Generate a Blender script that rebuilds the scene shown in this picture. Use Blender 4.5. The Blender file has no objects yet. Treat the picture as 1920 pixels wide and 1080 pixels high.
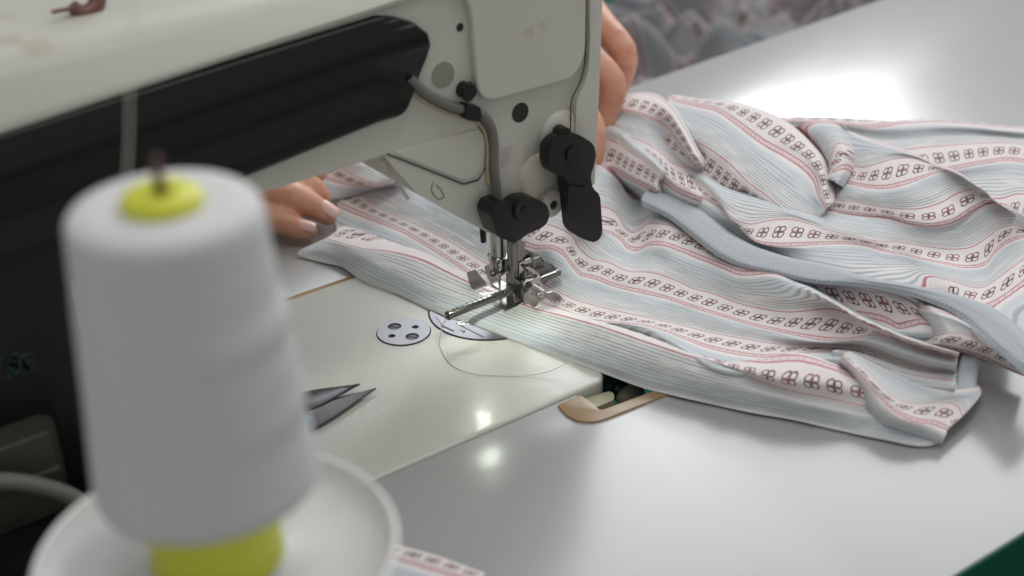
import bpy, bmesh, math, random
import numpy as np
from mathutils import Vector, Matrix, noise as mnoise
random.seed(7)
S = 0.01                      # everything below is written in centimetres
scn = bpy.context.scene
col = scn.collection

# ------------------------------------------------------------------ camera
F_PX, PITCH, ROLL = 2700.0, math.radians(28), math.radians(2)
def _cam():
    fwd = np.array([0, math.cos(PITCH), -math.sin(PITCH)]); right = np.array([1., 0, 0]); up = np.cross(right, fwd)
    r2 = math.cos(ROLL)*right - math.sin(ROLL)*up; u2 = math.cos(ROLL)*up + math.sin(ROLL)*right
    d = fwd*F_PX + r2*(5200-960) + u2*(540+1040)
    y = math.atan2(d[1], d[0]); c, s = math.cos(-y), math.sin(-y)
    Rz = np.array([[c, -s, 0], [s, c, 0], [0, 0, 1]])
    return np.stack([Rz@r2, Rz@u2, Rz@fwd])
AX = _cam()
CAM = np.array([-39.777, -57.0248, 37.6704])
cam = bpy.data.cameras.new("camera"); camo = bpy.data.objects.new("camera", cam); col.objects.link(camo)
m = Matrix.Identity(4)
for i in range(3):
    m[i][0] = AX[0][i]; m[i][1] = AX[1][i]; m[i][2] = -AX[2][i]; m[i][3] = CAM[i]*S
camo.matrix_world = m
cam.sensor_width = 36; cam.lens = F_PX/1920*36; cam.clip_start = 0.02; cam.clip_end = 100
cam.dof.use_dof = True; cam.dof.focus_distance = 0.765; cam.dof.aperture_fstop = 5.5; cam.dof.aperture_blades = 7
scn.camera = camo

def P(x, y, z=0.0):           # where the sight line of a photo pixel meets the height z (cm)
    d = AX.T@np.array([x-960, 540-y, F_PX]); return CAM + d*((z-CAM[2])/d[2])
def PY(x, y, Y=-3.5):         # ... meets the vertical plane Y
    d = AX.T@np.array([x-960, 540-y, F_PX]); return CAM + d*((Y-CAM[1])/d[1])
def PD(x, y, dep):
    return CAM + AX.T@np.array([(x-960)/F_PX, (540-y)/F_PX, 1.])*dep

# ------------------------------------------------------------------ world, lights, exposure
w = bpy.data.worlds.new("World"); scn.world = w; w.use_nodes = True
bg = w.node_tree.nodes["Background"]; bg.inputs[1].default_value = 1.0
_t = w.node_tree; _tc = _t.nodes.new("ShaderNodeTexCoord"); _dp = _t.nodes.new("ShaderNodeVectorMath"); _dp.operation = 'DOT_PRODUCT'
_t.links.new(_tc.outputs['Generated'], _dp.inputs[0]); _dp.inputs[1].default_value = (.55, .35, .75)   # room ambient: added fill, slightly brighter behind the camera
_mr = _t.nodes.new("ShaderNodeMapRange"); _mr.interpolation_type = 'SMOOTHSTEP'; _mr.inputs[1].default_value = -.45; _mr.inputs[2].default_value = .95
_mr.inputs[3].default_value = 0; _mr.inputs[4].default_value = 1; _t.links.new(_dp.outputs['Value'], _mr.inputs[0])
_mx = _t.nodes.new("ShaderNodeMix"); _mx.data_type = 'RGBA'; _t.links.new(_mr.outputs[0], _mx.inputs[0])
_mx.inputs[6].default_value = (.34, .332, .315, 1); _mx.inputs[7].default_value = (.26, .27, .28, 1); _t.links.new(_mx.outputs[2], bg.inputs[0])
def area(name, loc, target, sx, sy, power, color=(1, 1, 1)):
    l = bpy.data.lights.new(name, 'AREA'); l.shape = 'RECTANGLE'; l.size = sx*S; l.size_y = sy*S; l.energy = power; l.color = color
    o = bpy.data.objects.new(name, l); col.objects.link(o); o.location = Vector(loc)*S
    o.rotation_euler = (Vector(target)-Vector(loc)).to_track_quat('-Z', 'Y').to_euler(); return o
area("window_light", (262, 222, 152), (38, 14, 0), 58, 30, 13, (0.97, 0.985, 1))
area("ceiling_light", (215, 150, 205), (5, -5, 0), 250, 150, 38, (.965, 0.98, 1))
area("side_light", (200, -70, 150), (10, 0, 0), 110, 110, 5, (0.98, 0.99, 1))  # broad soft area light from the right
area("overhead_fill", (6, -34, 118), (2, -6, 0), 110, 24, 2.9, (1, 0.985, 0.95))  # added unseen fill for the camera-side faces, no known lamp
scn.view_settings.view_transform = 'Standard'; scn.view_settings.look = 'None'
scn.view_settings.exposure = 0.34; scn.view_settings.gamma = 1
try: scn.view_settings.use_curve_mapping = False
except Exception: pass
scn.cycles.max_bounces = 8; scn.cycles.use_denoising = True

# ------------------------------------------------------------------ node helpers
class X:
    """a float socket with arithmetic"""
    nt = None
    def __init__(s, k): s.k = k
    @staticmethod
    def op(o, *a, clamp=False):
        n = X.nt.nodes.new("ShaderNodeMath"); n.operation = o; n.use_clamp = clamp
        for i, v in enumerate(a):
            if isinstance(v, X): X.nt.links.new(v.k, n.inputs[i])
            else: n.inputs[i].default_value = v
        return X(n.outputs[0])
    def __add__(s, b): return X.op('ADD', s, b)
    __radd__ = __add__
    def __sub__(s, b): return X.op('SUBTRACT', s, b)
    def __rsub__(s, b): return X.op('SUBTRACT', b, s)
    def __mul__(s, b): return X.op('MULTIPLY', s, b)
    __rmul__ = __mul__
    def abs(s): return X.op('ABSOLUTE', s)
    def frac(s): return X.op('FRACT', s)
    def sin(s): return X.op('SINE', s)
    def min(s, b): return X.op('MINIMUM', s, b)
    def max(s, b): return X.op('MAXIMUM', s, b)
def ramp(x, a, b):            # 0 at a, 1 at b
    n = X.nt.nodes.new("ShaderNodeMapRange"); n.inputs[1].default_value = a; n.inputs[2].default_value = b
    n.interpolation_type = 'SMOOTHSTEP'; X.nt.links.new(x.k, n.inputs[0]); return X(n.outputs[0])
def band(x, c, wd, soft): return ramp((x-c).abs(), wd+soft, wd)
def mix(f, a, b):
    n = X.nt.nodes.new("ShaderNodeMix"); n.data_type = 'RGBA'
    if isinstance(f, X): X.nt.links.new(f.k, n.inputs[0])
    else: n.inputs[0].default_value = f
    for v, i in ((a, 6), (b, 7)):
        if isinstance(v, tuple): n.inputs[i].default_value = (*v, 1)
        else: X.nt.links.new(v, n.inputs[i])
    return n.outputs[2]
def newmat(name):
    mt = bpy.data.materials.new(name); mt.use_nodes = True; X.nt = mt.node_tree
    return mt, mt.node_tree, mt.node_tree.nodes["Principled BSDF"]
def noise(scale, detail=3, rough=.5, vec=None, dist=0):
    n = X.nt.nodes.new("ShaderNodeTexNoise"); n.inputs['Scale'].default_value = scale; n.inputs['Detail'].default_value = detail
    n.inputs['Roughness'].default_value = rough; n.inputs['Distortion'].default_value = dist
    if vec is None:
        vec = X.nt.nodes.new("ShaderNodeNewGeometry").outputs['Position']
    X.nt.links.new(vec, n.inputs['Vector']); return X(n.outputs[0])
def bump(bs, h, strength, dist_cm):
    n = X.nt.nodes.new("ShaderNodeBump"); n.inputs['Strength'].default_value = strength; n.inputs['Distance'].default_value = dist_cm*S
    X.nt.links.new(h.k, n.inputs['Height']); X.nt.links.new(n.outputs[0], bs.inputs['Normal'])
def solid(name, c, rough=.5, metal=0, var=.06, vscale=60, bmp=0, bscale=300, bdist=.01, coat=0, crough=.08, spec=.5, emis=0, dirt=None, rvar=0):
    mt, nt, bs = newmat(name)
    n1 = noise(vscale, 4)
    a = tuple(max(0, v*(1-var)) for v in c); b = tuple(min(1, v*(1+var)) for v in c)
    cc = mix(n1, a, b)
    if dirt:
        dcol, dsc, lo, hi, amt = dirt
        cc = mix(ramp(noise(dsc, 6, .65), lo, hi)*amt, cc, dcol)
    nt.links.new(cc, bs.inputs['Base Color'])
    bs.inputs['Roughness'].default_value = rough; bs.inputs['Metallic'].default_value = metal
    if rvar: nt.links.new((noise(vscale*2.3, 5)*rvar+(rough-rvar*.5)).k, bs.inputs['Roughness'])
    bs.inputs['Specular IOR Level'].default_value = spec; bs.inputs['Coat Weight'].default_value = coat; bs.inputs['Coat Roughness'].default_value = crough
    if bmp: bump(bs, noise(bscale, 2), bmp, bdist)
    if emis:
        bs.inputs['Emission Color'].default_value = (*c, 1); bs.inputs['Emission Strength'].default_value = emis
    return mt

PER = 4.1
def fabric(name, plain=None, stitch=None, dim=1.0):
    mt, nt, bs = newmat(name)
    uvn = nt.nodes.new("ShaderNodeUVMap"); uvn.uv_map = "cloth"
    sp = nt.nodes.new("ShaderNodeSeparateXYZ"); nt.links.new(uvn.outputs[0], sp.inputs[0])
    u, v = X(sp.outputs[0]), X(sp.outputs[1])
    def n2(su, sv, detail=2):
        cb = nt.nodes.new("ShaderNodeCombineXYZ"); nt.links.new((u*su).k, cb.inputs[0]); nt.links.new((v*sv).k, cb.inputs[1])
        return noise(1.0, detail, .5, cb.outputs[0])
    knit = (u*70).sin()*(v*PER*95).sin()
    fuzz = n2(14, 50, 4)
    if plain:
        c = mix(fuzz, tuple(x*.93 for x in plain), tuple(min(1, x*1.06) for x in plain))
        if stitch:
            dots = ramp((u*4.2).frac(), .35, .55)*ramp((u*4.2).frac(), 1.0, .9)*band(v, stitch, .022, .02)
            c = mix(dots*.75, c, (.16, .19, .21))
            c = mix(band(v, stitch, .05, .06)*.25, c, (.3, .33, .35))
    else:
        wob = (n2(1.1, 3)-.5)*.012+(n2(4.5, 9)-.5)*.006
        f = (v+wob).frac()
        s = .0045
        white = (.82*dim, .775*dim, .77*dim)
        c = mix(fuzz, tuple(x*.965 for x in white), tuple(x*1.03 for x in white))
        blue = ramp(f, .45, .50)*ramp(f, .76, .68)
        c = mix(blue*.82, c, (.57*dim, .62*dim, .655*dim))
        gz = ramp(f, .66, .72)*ramp(f, .985, .955)
        c = mix(gz*.35, c, (.56*dim, .595*dim, .60*dim))
        # fine hand-drawn lines of uneven strength
        w1 = (n2(.8, 11)-.5)*.018
        l1 = ((v+w1*.5)*(2*math.pi/.046)).sin()
        lines = ramp(l1+ramp(f, .70, .75)*.45, .25, .85)*ramp(n2(.35, 16), .30, .52)
        zone = ramp(f, .50, .54)*ramp(f, .965, .945)
        c = mix(lines*zone*.62, c, (.25*dim, .30*dim, .325*dim))
        l2 = ((v+w1*.4)*(2*math.pi/.046)+2.6).sin()
        c = mix(ramp(l2, .5, .95)*ramp(f, .70, .74)*ramp(f, .97, .95)*.55, c, (.70*dim, .70*dim, .68*dim))
        red = (.46*dim, .11*dim, .155*dim)
        thin = n2(3, 20)*.5+.65
        c = mix(band(f, .39, .028, s)*.42, c, (.66*dim, .44*dim, .47*dim))
        c = mix(band(f, .19, .17, .02)*.4, c, (.74*dim, .66*dim, .65*dim))
        rl = band(f, .36, .0075, s).max(band(f, .42, .0075, s))
        dots = band((u*2.9+n2(2, 2)).frac(), .5, .07, .05)*band(f, .39, .007, s)
        c = mix((rl*thin).min(1.0)*.85, c, red); c = mix(dots*.7, c, red)
        r1 = band(f, .985, .0085, s); c = mix((r1*thin).min(1.0)*.95, c, red)
        # clover motif of four linked rings
        mu = ((u*(1/.94)+n2(.5, .2, 0)*.25).frac()-.5)*.94
        mv = (f-.19)*PER
        mu = mu+(n2(7, 25)-.5)*.06; mv = mv+(n2(6, 20)-.5)*.06
        sk = mu+mv*.25
        sk = sk*1.03; mv = mv*.92
        x, y = sk.abs(), mv.abs()
        def ring(cx, cy, r):
            dx, dy = x-cx, y-cy
            return (X.op('SQRT', dx*dx+dy*dy)-r).abs()
        d = ring(.135, .13, .165).min(ring(-.135, .13, .165)).min(ring(.135, -.13, .165)).min(ring(-.135, -.13, .165))
        motif = ramp(d, .047, .020)*ramp(y, .40, .38)*ramp(x, .42, .40)
        hue = ramp(n2(1.6, 9), .45, .62)
        c = mix(motif*(n2(5, 30)*.5+.68).min(1.0), c, mix(hue, (.11*dim, .05*dim, .036*dim), (.26*dim, .075*dim, .07*dim)))
    nt.links.new(c, bs.inputs['Base Color'])
    bs.inputs['Roughness'].default_value = .92; bs.inputs['Specular IOR Level'].default_value = .15
    bs.inputs['Sheen Weight'].default_value = .12; bs.inputs['Sheen Roughness'].default_value = .6
    bump(bs, knit*.5+fuzz*1.5, .35, .012)
    first = bs.inputs['Normal'].links[0].from_node
    cr = (n2(.35, 3.2, 3)-.5).abs()*-1.0+(n2(.9, 5.5, 2)-.5).abs()*-.5
    b2 = nt.nodes.new("ShaderNodeBump"); b2.inputs['Strength'].default_value = .55; b2.inputs['Distance'].default_value = .22*S
    nt.links.new(cr.k, b2.inputs['Height']); nt.links.new(b2.outputs[0], first.inputs['Normal'])
    return mt

M = {}
M['table'] = solid('white_laminate', (.38, .38, .375), .23, var=.012, vscale=18, bmp=.16, bscale=800, bdist=.006, rvar=.05, coat=.35, crough=.22)
M['edge'] = solid('table_edge_band', (.30, .30, .28), .5)
M['floor'] = solid('green_floor_paint', (.003, .095, .06), .8, var=.2, vscale=6, spec=.1)
M['greenband'] = solid('dark_green_edge_band', (.004, .075, .048), .6, spec=.2)
M['bed'] = solid('bed_enamel', (.545, .55, .495), .32, var=.05, vscale=420, bmp=.6, bscale=900, bdist=.010, coat=.26, crough=.03, dirt=((.42, .36, .22), 45, .62, .80, .30))
X.nt = M['bed'].node_tree; _b = X.nt.nodes.new("ShaderNodeBump"); _b.inputs['Strength'].default_value = 1; _b.inputs['Distance'].default_value = .022*S
X.nt.links.new(noise(330, 1.0).k, _b.inputs['Height']); X.nt.links.new(_b.outputs[0], X.nt.nodes['Principled BSDF'].inputs['Coat Normal'])
M['enamel'] = solid('cream_enamel', (.505, .50, .448), .48, var=.03, vscale=20, bmp=.12, bscale=500, bdist=.006, dirt=((.36, .29, .19), 32, .60, .78, .35))
M['enamel_grimy'] = solid('grimy_cream_enamel', (.50, .49, .415), .40, var=.04, vscale=20, bmp=.12, bscale=500, bdist=.006, dirt=((.20, .15, .09), 60, .50, .72, .55))
def stain(mt, spots, colr):
    nt = mt.node_tree; X.nt = nt; bs = nt.nodes['Principled BSDF']; cur = bs.inputs['Base Color'].links[0].from_socket
    g = nt.nodes.new("ShaderNodeNewGeometry").outputs['Position']; acc = None
    for (c, r, amt) in spots:
        d = nt.nodes.new("ShaderNodeVectorMath"); d.operation = 'DISTANCE'; nt.links.new(g, d.inputs[0]); d.inputs[1].default_value = tuple(float(q)*S for q in c)
        k = ramp(X(d.outputs['Value'])+(noise(160, 5, .65)-.5)*(r*S*1.5), r*S, r*S*.35)*amt; acc = k if acc is None else acc.max(k)
    nt.links.new(mix(acc*(noise(700, 4, .7)*.9+.35), cur, colr), bs.inputs['Base Color'])
stain(M['enamel'], [(PY(1012, 335, -3.5), 1.5, .75), (PY(1000, 362, -3.5), 1.0, .7), (PY(940, 300, -3.5), .9, .4), (PY(1000, 300, -3.5), 1.3, .3)], (.17, .13, .085))
stain(M['enamel'], [(PY(992, 62, -3.92), .45, .45), (PY(1018, 48, -3.92), .28, .4), (P(18, 78, 20.2), .8, .5), (P(68, 82, 20.2), .9, .5), (P(8, 35, 20.2), .6, .45), (PY(1060, 225, -3.6), .8, .25)], (.36, .29, .17))
M['black'] = solid('black_plastic', (.006, .006, .006), .30, var=.1, spec=.30)
M['blackmat'] = solid('black_rubbery_plastic', (.008, .008, .008), .36, var=.2, vscale=200, bmp=.12, bscale=900, bdist=.004, spec=.35)
M['seam'] = solid('seam_grime', (.045, .035, .025), .8, var=.3)
M['hole'] = solid('dark_hole', (.018, .018, .016), .7)
M['greyhole'] = solid('olive_grey', (.24, .24, .19), .5)  # flat grey for the dimple disc and the hinge knob
M['steel'] = solid('polished_steel', (.42, .41, .395), .16, 1, var=.05, vscale=300, rvar=.10)
M['darksteel'] = solid('worn_dark_steel', (.22, .212, .20), .24, 1, var=.2, vscale=260, rvar=.16)
M['plate'] = solid('lilac_steel_plate', (.33, .33, .36), .34, .85, var=.03, vscale=300, bmp=.05, bscale=1200)
M['footsteel'] = solid('brushed_foot_steel', (.27, .263, .25), .22, .95, var=.08, vscale=260, rvar=.1)
M['needle'] = solid('needle_steel', (.75, .75, .75), .15, 1)
M['cable'] = solid('grey_cable_sheath', (.135, .132, .122), .5)
M['tanwire'] = solid('tan_wire', (.38, .31, .22), .55)
M['tan'] = solid('tan_plastic', (.29, .185, .09), .36, var=.06, vscale=50, bmp=.1, bscale=500, coat=.08)
M['cream_rubber'] = solid('cream_block', (.38, .37, .23), .5)
M['darkgreen'] = solid('dark_green_metal', (.006, .035, .028), .35)
M['cavity'] = solid('cavity_dark', (.05, .055, .045), .7)
M['wood'] = solid('raw_board_edge', (.40, .24, .10), .8, var=.3)
mt, nt, bs = newmat('white_thread')
_g = nt.nodes.new("ShaderNodeNewGeometry"); _m = nt.nodes.new("ShaderNodeVectorMath"); _m.operation = 'MULTIPLY'; _m.inputs[1].default_value = (1, 1, 6); nt.links.new(_g.outputs['Position'], _m.inputs[0])
_h = noise(260, 3, .6, _m.outputs[0]); nt.links.new(mix(_h, (.54, .54, .55), (.66, .65, .66)), bs.inputs['Base Color']); bs.inputs['Roughness'].default_value = .85
bump(bs, _h, .6, .03); M['thread'] = mt
M['thinthread'] = solid('sewing_thread', (.70, .69, .64), .5)
M['yellow'] = solid('yellow_plastic_core', (.60, .62, .045), .42, var=.05)
M['tray'] = solid('translucent_tray', (.66, .66, .655), .35, var=.02)
M['tray'].node_tree.nodes['Principled BSDF'].inputs['Alpha'].default_value = .66
M['whiterim'] = solid('white_plastic_rim', (.74, .74, .735), .4)
M['rust'] = solid('rusty_rod', (.085, .045, .035), .5, .4, var=.3, vscale=150)
M['copper'] = solid('brown_bracket', (.18, .09, .07), .4, .4)
M['blade'] = solid('scissor_blade', (.10, .10, .105), .3, .9, var=.15, vscale=200, rvar=.15)
M['skyblue'] = solid('blue_plastic', (.10, .35, .62), .4)
M['teal'] = solid('teal_print', (.003, .022, .018), .5)
M['led'] = solid('led_lens', (.9, 1, .82), .3, emis=700)
M['floor_dark'] = solid('dark_casting', (.034, .036, .027), .55, var=.3)
M['shirt'] = solid('dark_shirt', (.03, .03, .035), .9)
M['fabric'] = fabric('striped_knit')
M['fabric_painted_shade'] = fabric('striped_knit_painted_shade', dim=.36)  # same knit with its colours darkened to stand in for shade on the lap
M['binding'] = fabric('grey_binding', plain=(.45, .485, .515), stitch=.80)
M['cuffband'] = fabric('grey_cuff_knit', plain=(.52, .57, .60), stitch=.13)

# ------------------------------------------------------------------ object helpers
def cmv(p): return Vector((float(p[0])*S, float(p[1])*S, float(p[2])*S))
def tag(o, label=None, cat=None, group=None, kind=None):
    if label: o['label'] = label
    if cat: o['category'] = cat
    if group: o['group'] = group
    if kind: o['kind'] = kind
    return o
def empty(name, loc, label, cat, group=None):
    o = bpy.data.objects.new(name, None); col.objects.link(o); o.location = cmv(loc); o.empty_display_size = .02
    o['_base'] = 1; del o['_base']
    return tag(o, label, cat, group)
def worldloc(o):
    v = Vector(o.location)
    while o.parent: o = o.parent; v += Vector(o.location)
    return v
def obj(name, bm, mat, parent=None, smooth=True, angle=40, org=None):
    """bm in cm, world coordinates; the object's origin goes to its own base"""
    if isinstance(bm, bpy.types.Mesh): me = bm
    else:
        bmesh.ops.recalc_face_normals(bm, faces=bm.faces[:]) if not getattr(bm, 'keepn', False) else None
        me = bpy.data.meshes.new(name); bm.to_mesh(me); bm.free()
    co = np.empty(len(me.vertices)*3, dtype=np.float32); me.vertices.foreach_get('co', co); co = co.reshape(-1, 3)*S
    o0 = np.array([co[:, 0].mean(), co[:, 1].mean(), co[:, 2].min()]) if org is None else np.array(org)*S
    me.vertices.foreach_set('co', (co-o0).ravel()); me.update()
    o = bpy.data.objects.new(name, me); col.objects.link(o)
    if mat: me.materials.append(mat)
    if parent:
        o.parent = parent; o.location = Vector(o0.tolist())-worldloc(parent)
    else: o.location = Vector(o0.tolist())
    if smooth:
        me.polygons.foreach_set('use_smooth', [True]*len(me.polygons))
        if angle < 180: me.set_sharp_from_angle(angle=math.radians(angle))
    return o
def fr(p0, p1):
    d = (Vector(p1)-Vector(p0)).normalized(); a = Vector((0, 0, 1)) if abs(d.z) < .9 else Vector((1, 0, 0))
    x = d.cross(a).normalized(); return d, x, d.cross(x).normalized()
def cyl(bm, p0, p1, r0, r1=None, seg=24, cap=True):
    r1 = r0 if r1 is None else r1; p0, p1 = Vector(p0), Vector(p1); d, x, y = fr(p0, p1); R = []
    for p, r in ((p0, r0), (p1, r1)):
        R.append([bm.verts.new(p+(x*math.cos(2*math.pi*k/seg)+y*math.sin(2*math.pi*k/seg))*r) for k in range(seg)])
    for k in range(seg): bm.faces.new((R[0][k], R[0][(k+1) % seg], R[1][(k+1) % seg], R[1][k]))
    if cap: bm.faces.new(R[0][::-1]); bm.faces.new(R[1])
def revolve(bm, base, axis, prof, seg=32):      # prof: list of (r, h) along the axis
    base = Vector(base); d, x, y = fr(base, base+Vector(axis)); rings = []
    for r, h in prof:
        c = base+d*h
        rings.append([bm.verts.new(c+(x*math.cos(2*math.pi*k/seg)+y*math.sin(2*math.pi*k/seg))*max(r, 1e-4)) for k in range(seg)])
    for a, b in zip(rings, rings[1:]):
        for k in range(seg): bm.faces.new((a[k], a[(k+1) % seg], b[(k+1) % seg], b[k]))
    bm.faces.new(rings[0][::-1]); bm.faces.new(rings[-1])
def crom(pts, n):
    """Catmull-Rom through rows of floats, n samples by chord length"""
    p = np.array(pts, float); d = np.r_[0, np.cumsum(np.maximum(np.linalg.norm(np.diff(p[:, :2], axis=0), axis=1), 1e-6))]
    t = np.linspace(0, d[-1], n); out = np.empty((n, p.shape[1]))
    m_ = np.gradient(p, d, axis=0) if len(p) > 2 else np.repeat((p[1:]-p[:1])/d[-1], 2, 0)
    i = np.clip(np.searchsorted(d, t, 'right')-1, 0, len(p)-2); h = (d[i+1]-d[i])[:, None]; s = ((t-d[i])/(d[i+1]-d[i]))[:, None]
    return (2*s**3-3*s**2+1)*p[i]+(s**3-2*s**2+s)*h*m_[i]+(-2*s**3+3*s**2)*p[i+1]+(s**3-s**2)*h*m_[i+1]
def tube(bm, pts, r, seg=12, n=None, flat=1.0, cap=True):
    P_ = [Vector(p) for p in pts]
    if n:
        q = np.array([list(p) for p in P_]); d = np.r_[0, np.cumsum(np.linalg.norm(np.diff(q, axis=0), axis=1))]
        m_ = np.gradient(q, d, axis=0); t = np.linspace(0, d[-1], n); i = np.clip(np.searchsorted(d, t, 'right')-1, 0, len(q)-2)
        h = (d[i+1]-d[i])[:, None]; s = ((t-d[i])/(d[i+1]-d[i]))[:, None]
        q = (2*s**3-3*s**2+1)*q[i]+(s**3-2*s**2+s)*h*m_[i]+(-2*s**3+3*s**2)*q[i+1]+(s**3-s**2)*h*m_[i+1]
        P_ = [Vector(a) for a in q.tolist()]
    rr = r if isinstance(r, (list, tuple)) else [r]*len(P_)
    if len(rr) != len(P_): rr = np.interp(np.linspace(0, 1, len(P_)), np.linspace(0, 1, len(rr)), rr).tolist()
    T = [(P_[min(i+1, len(P_)-1)]-P_[max(i-1, 0)]).normalized() for i in range(len(P_))]
    x = T[0].orthogonal().normalized(); rings = []
    for i, p in enumerate(P_):
        x = (x-T[i]*x.dot(T[i])).normalized(); y = T[i].cross(x)
        rings.append([bm.verts.new(p+(x*math.cos(2*math.pi*k/seg)*flat+y*math.sin(2*math.pi*k/seg))*rr[i]) for k in range(seg)])
    for a, b in zip(rings, rings[1:]):
        for k in range(seg): bm.faces.new((a[k], a[(k+1) % seg], b[(k+1) % seg], b[k]))
    if cap: bm.faces.new(rings[0][::-1]); bm.faces.new(rings[-1])
def bev(bm, geom_edges, w_, seg=3):
    bmesh.ops.bevel(bm, geom=geom_edges, offset=w_, segments=seg, profile=.6, affect='EDGES', clamp_overlap=True)
def prism(bm, pts, n, b=0, seg=3):
    """closed outline pts (3D), pushed by vector n; bevel b on all edges of this piece"""
    before = set(bm.verts)
    v = [bm.verts.new(Vector([float(c) for c in p])) for p in pts]; f = bm.faces.new(v)
    r = bmesh.ops.extrude_face_region(bm, geom=[f]); nv = [g for g in r['geom'] if isinstance(g, bmesh.types.BMVert)]
    bmesh.ops.translate(bm, vec=Vector(n), verts=nv)
    new = [x for x in bm.verts if x not in before]
    if b:
        es = {e for x in new for e in x.link_edges}; bev(bm, list(es), b, seg)
def box(bm, x0, x1, y0, y1, z0, z1, b=0, seg=3):
    prism(bm, [(x0, y0, z0), (x1, y0, z0), (x1, y1, z0), (x0, y1, z0)], (0, 0, z1-z0), b, seg)
def ball(bm, c, r, seg=16, sc=(1, 1, 1)):
    g = bmesh.ops.create_uvsphere(bm, u_segments=seg, v_segments=seg//2+2, radius=r)
    for v in g['verts']: v.co = Vector((v.co.x*sc[0], v.co.y*sc[1], v.co.z*sc[2]))+Vector(c)
def NB(): return bmesh.new()
def roundpoly(pts, r, k=5):
    """rounds the corners of a 3D polygon"""
    out = []; n = len(pts); V = [Vector([float(c) for c in p]) for p in pts]
    for i in range(n):
        a, b, c = V[i-1], V[i], V[(i+1) % n]; ri = r[i] if isinstance(r, (list, tuple)) else r
        if ri <= 0: out.append(b); continue
        l = min(ri, (a-b).length*.48, (c-b).length*.48)
        p, q = b+(a-b).normalized()*l, b+(c-b).normalized()*l
        for j in range(k+1):
            t = j/k; out.append(p*(1-t)**2+b*2*t*(1-t)+q*t*t)
    return out

# ================================================================== SETTING
bm = NB(); box(bm, -250, 350, -250, 350, -76, -75)
tag(obj('floor', bm, M['floor'], smooth=False), kind='structure')

# table top: grid of cells with the bed cut-out and the hinge notch left open, extruded down
bm = NB()
def far_y(x): return 21.2+(x-28.2)*.075
xs = [-75, -47, -2.75, 2.6, 14.2, 60, 125]; ys = [-30.2, -12.25, -10.07, 7.95, None]
vv = {}
for i, x in enumerate(xs):
    for j, y in enumerate(ys):
        vv[i, j] = bm.verts.new((x, far_y(x) if y is None else y, -.12))
for i in range(len(xs)-1):
    for j in range(len(ys)-1):
        if j == 2 and 1 <= i <= 3: continue
        if j == 1 and i == 2: continue
        bm.faces.new((vv[i, j], vv[i+1, j], vv[i+1, j+1], vv[i, j+1]))
bmesh.ops.delete(bm, geom=[v for v in bm.verts if not v.link_faces], context='VERTS')
r = bmesh.ops.extrude_face_region(bm, geom=bm.faces[:])
bmesh.ops.translate(bm, vec=(0, 0, -3.6), verts=[g for g in r['geom'] if isinstance(g, bmesh.types.BMVert)])
bmesh.ops.recalc_face_normals(bm, faces=bm.faces[:])
es = [e for e in bm.edges if len(e.link_faces) == 2 and all(abs(v.co.z+.12) < 1e-4 for v in e.verts) and abs(e.link_faces[0].normal.z-e.link_faces[1].normal.z) > .5]
bev(bm, es, .08, 2)
tb = empty('sewing_table', (20, -5, -75), 'white laminate sewing table carrying the sewing machine and the striped garment', 'table')
obj('tabletop', bm, M['table'], tb, angle=30)
bm = NB(); box(bm, -75.1, 125.1, -30.32, -30.21, -3.75, -.16, .03); obj('edge_band', bm, M['greenband'], tb)
for (x, y) in ((-60, -24), (100, -24), (-60, 8), (100, 20)):
    bm = NB(); box(bm, x-2.5, x+2.5, y-2.5, y+2.5, -75, -3.73, .3); obj('leg', bm, M['edge'], tb)
bm = NB(); box(bm, -46.9, 14.1, 7.62, 7.94, -.9, -.14)
obj('board_edge', bm, M['wood'], tb, smooth=False)

# ================================================================== SEWING MACHINE
mc = empty('sewing_machine', (0, 0, -.1), 'cream industrial sewing machine with black arm cover standing in the white table', 'sewing machine')
# bed with a notch by the hinge
bm = NB()
o_ = [(-46.8, -10.0, 0), (-.95, -10.0, 0), (-.35, -9.2, 0), (.5, -8.7, 0), (14, -8.7, 0), (14, 7.55, 0), (-46.8, 7.55, 0)]
o_ = roundpoly(o_, [.3, .5, .6, .8, .5, .5, .3])
prism(bm, [(p[0], p[1], -2.6) for p in o_], (0, 0, 2.6))
bev(bm, [e for e in bm.edges if all(v.co.z > -.01 for v in e.verts)], .32, 4)
bedo = obj('bed', bm, M['bed'], mc, angle=35)
# flat fittings on the bed top
# small round plate
pc = Vector((-6.07, .34, 0))
def plate_with_holes(name, center, R, holes, z0, z1, mat, parent):
    bm = NB(); cyl(bm, (center[0], center[1], z0), (center[0], center[1], z1), R, seg=64)
    bev(bm, [e for e in bm.edges if all(v.co.z > z1-1e-4 for v in e.verts)], .035, 2)
    o = obj(name, bm, mat, parent, angle=30)
    for (hx, hy, hr) in holes:
        b2 = NB(); cyl(b2, (hx, hy, z0-1), (hx, hy, z1+1), hr, seg=32)
        c = obj('cutter', b2, None, None); md = o.modifiers.new('b', 'BOOLEAN'); md.object = c; md.operation = 'DIFFERENCE'; md.solver = 'EXACT'
        bpy.context.view_layer.update(); dg = bpy.context.evaluated_depsgraph_get()
        nm = bpy.data.meshes.new_from_object(o.evaluated_get(dg)); o.modifiers.clear(); o.data = nm
        bpy.data.objects.remove(c)
    o.data.set_sharp_from_angle(angle=math.radians(20))
    return o
hp = [P(740, 614), P(773, 633), P(779, 615), P(735, 632)]
rp = plate_with_holes('round_plate', pc, 1.40, [(hp[0][0], hp[0][1], .36), (hp[1][0], hp[1][1], .36), (hp[2][0], hp[2][1], .19), (hp[3][0], hp[3][1], .19)], .004, .07, M['plate'], mc)
bm = NB(); cyl(bm, (pc.x, pc.y, .002), (pc.x, pc.y, .0035), 1.46, seg=64); obj('plate_recess', bm, M['hole'], mc)
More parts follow.
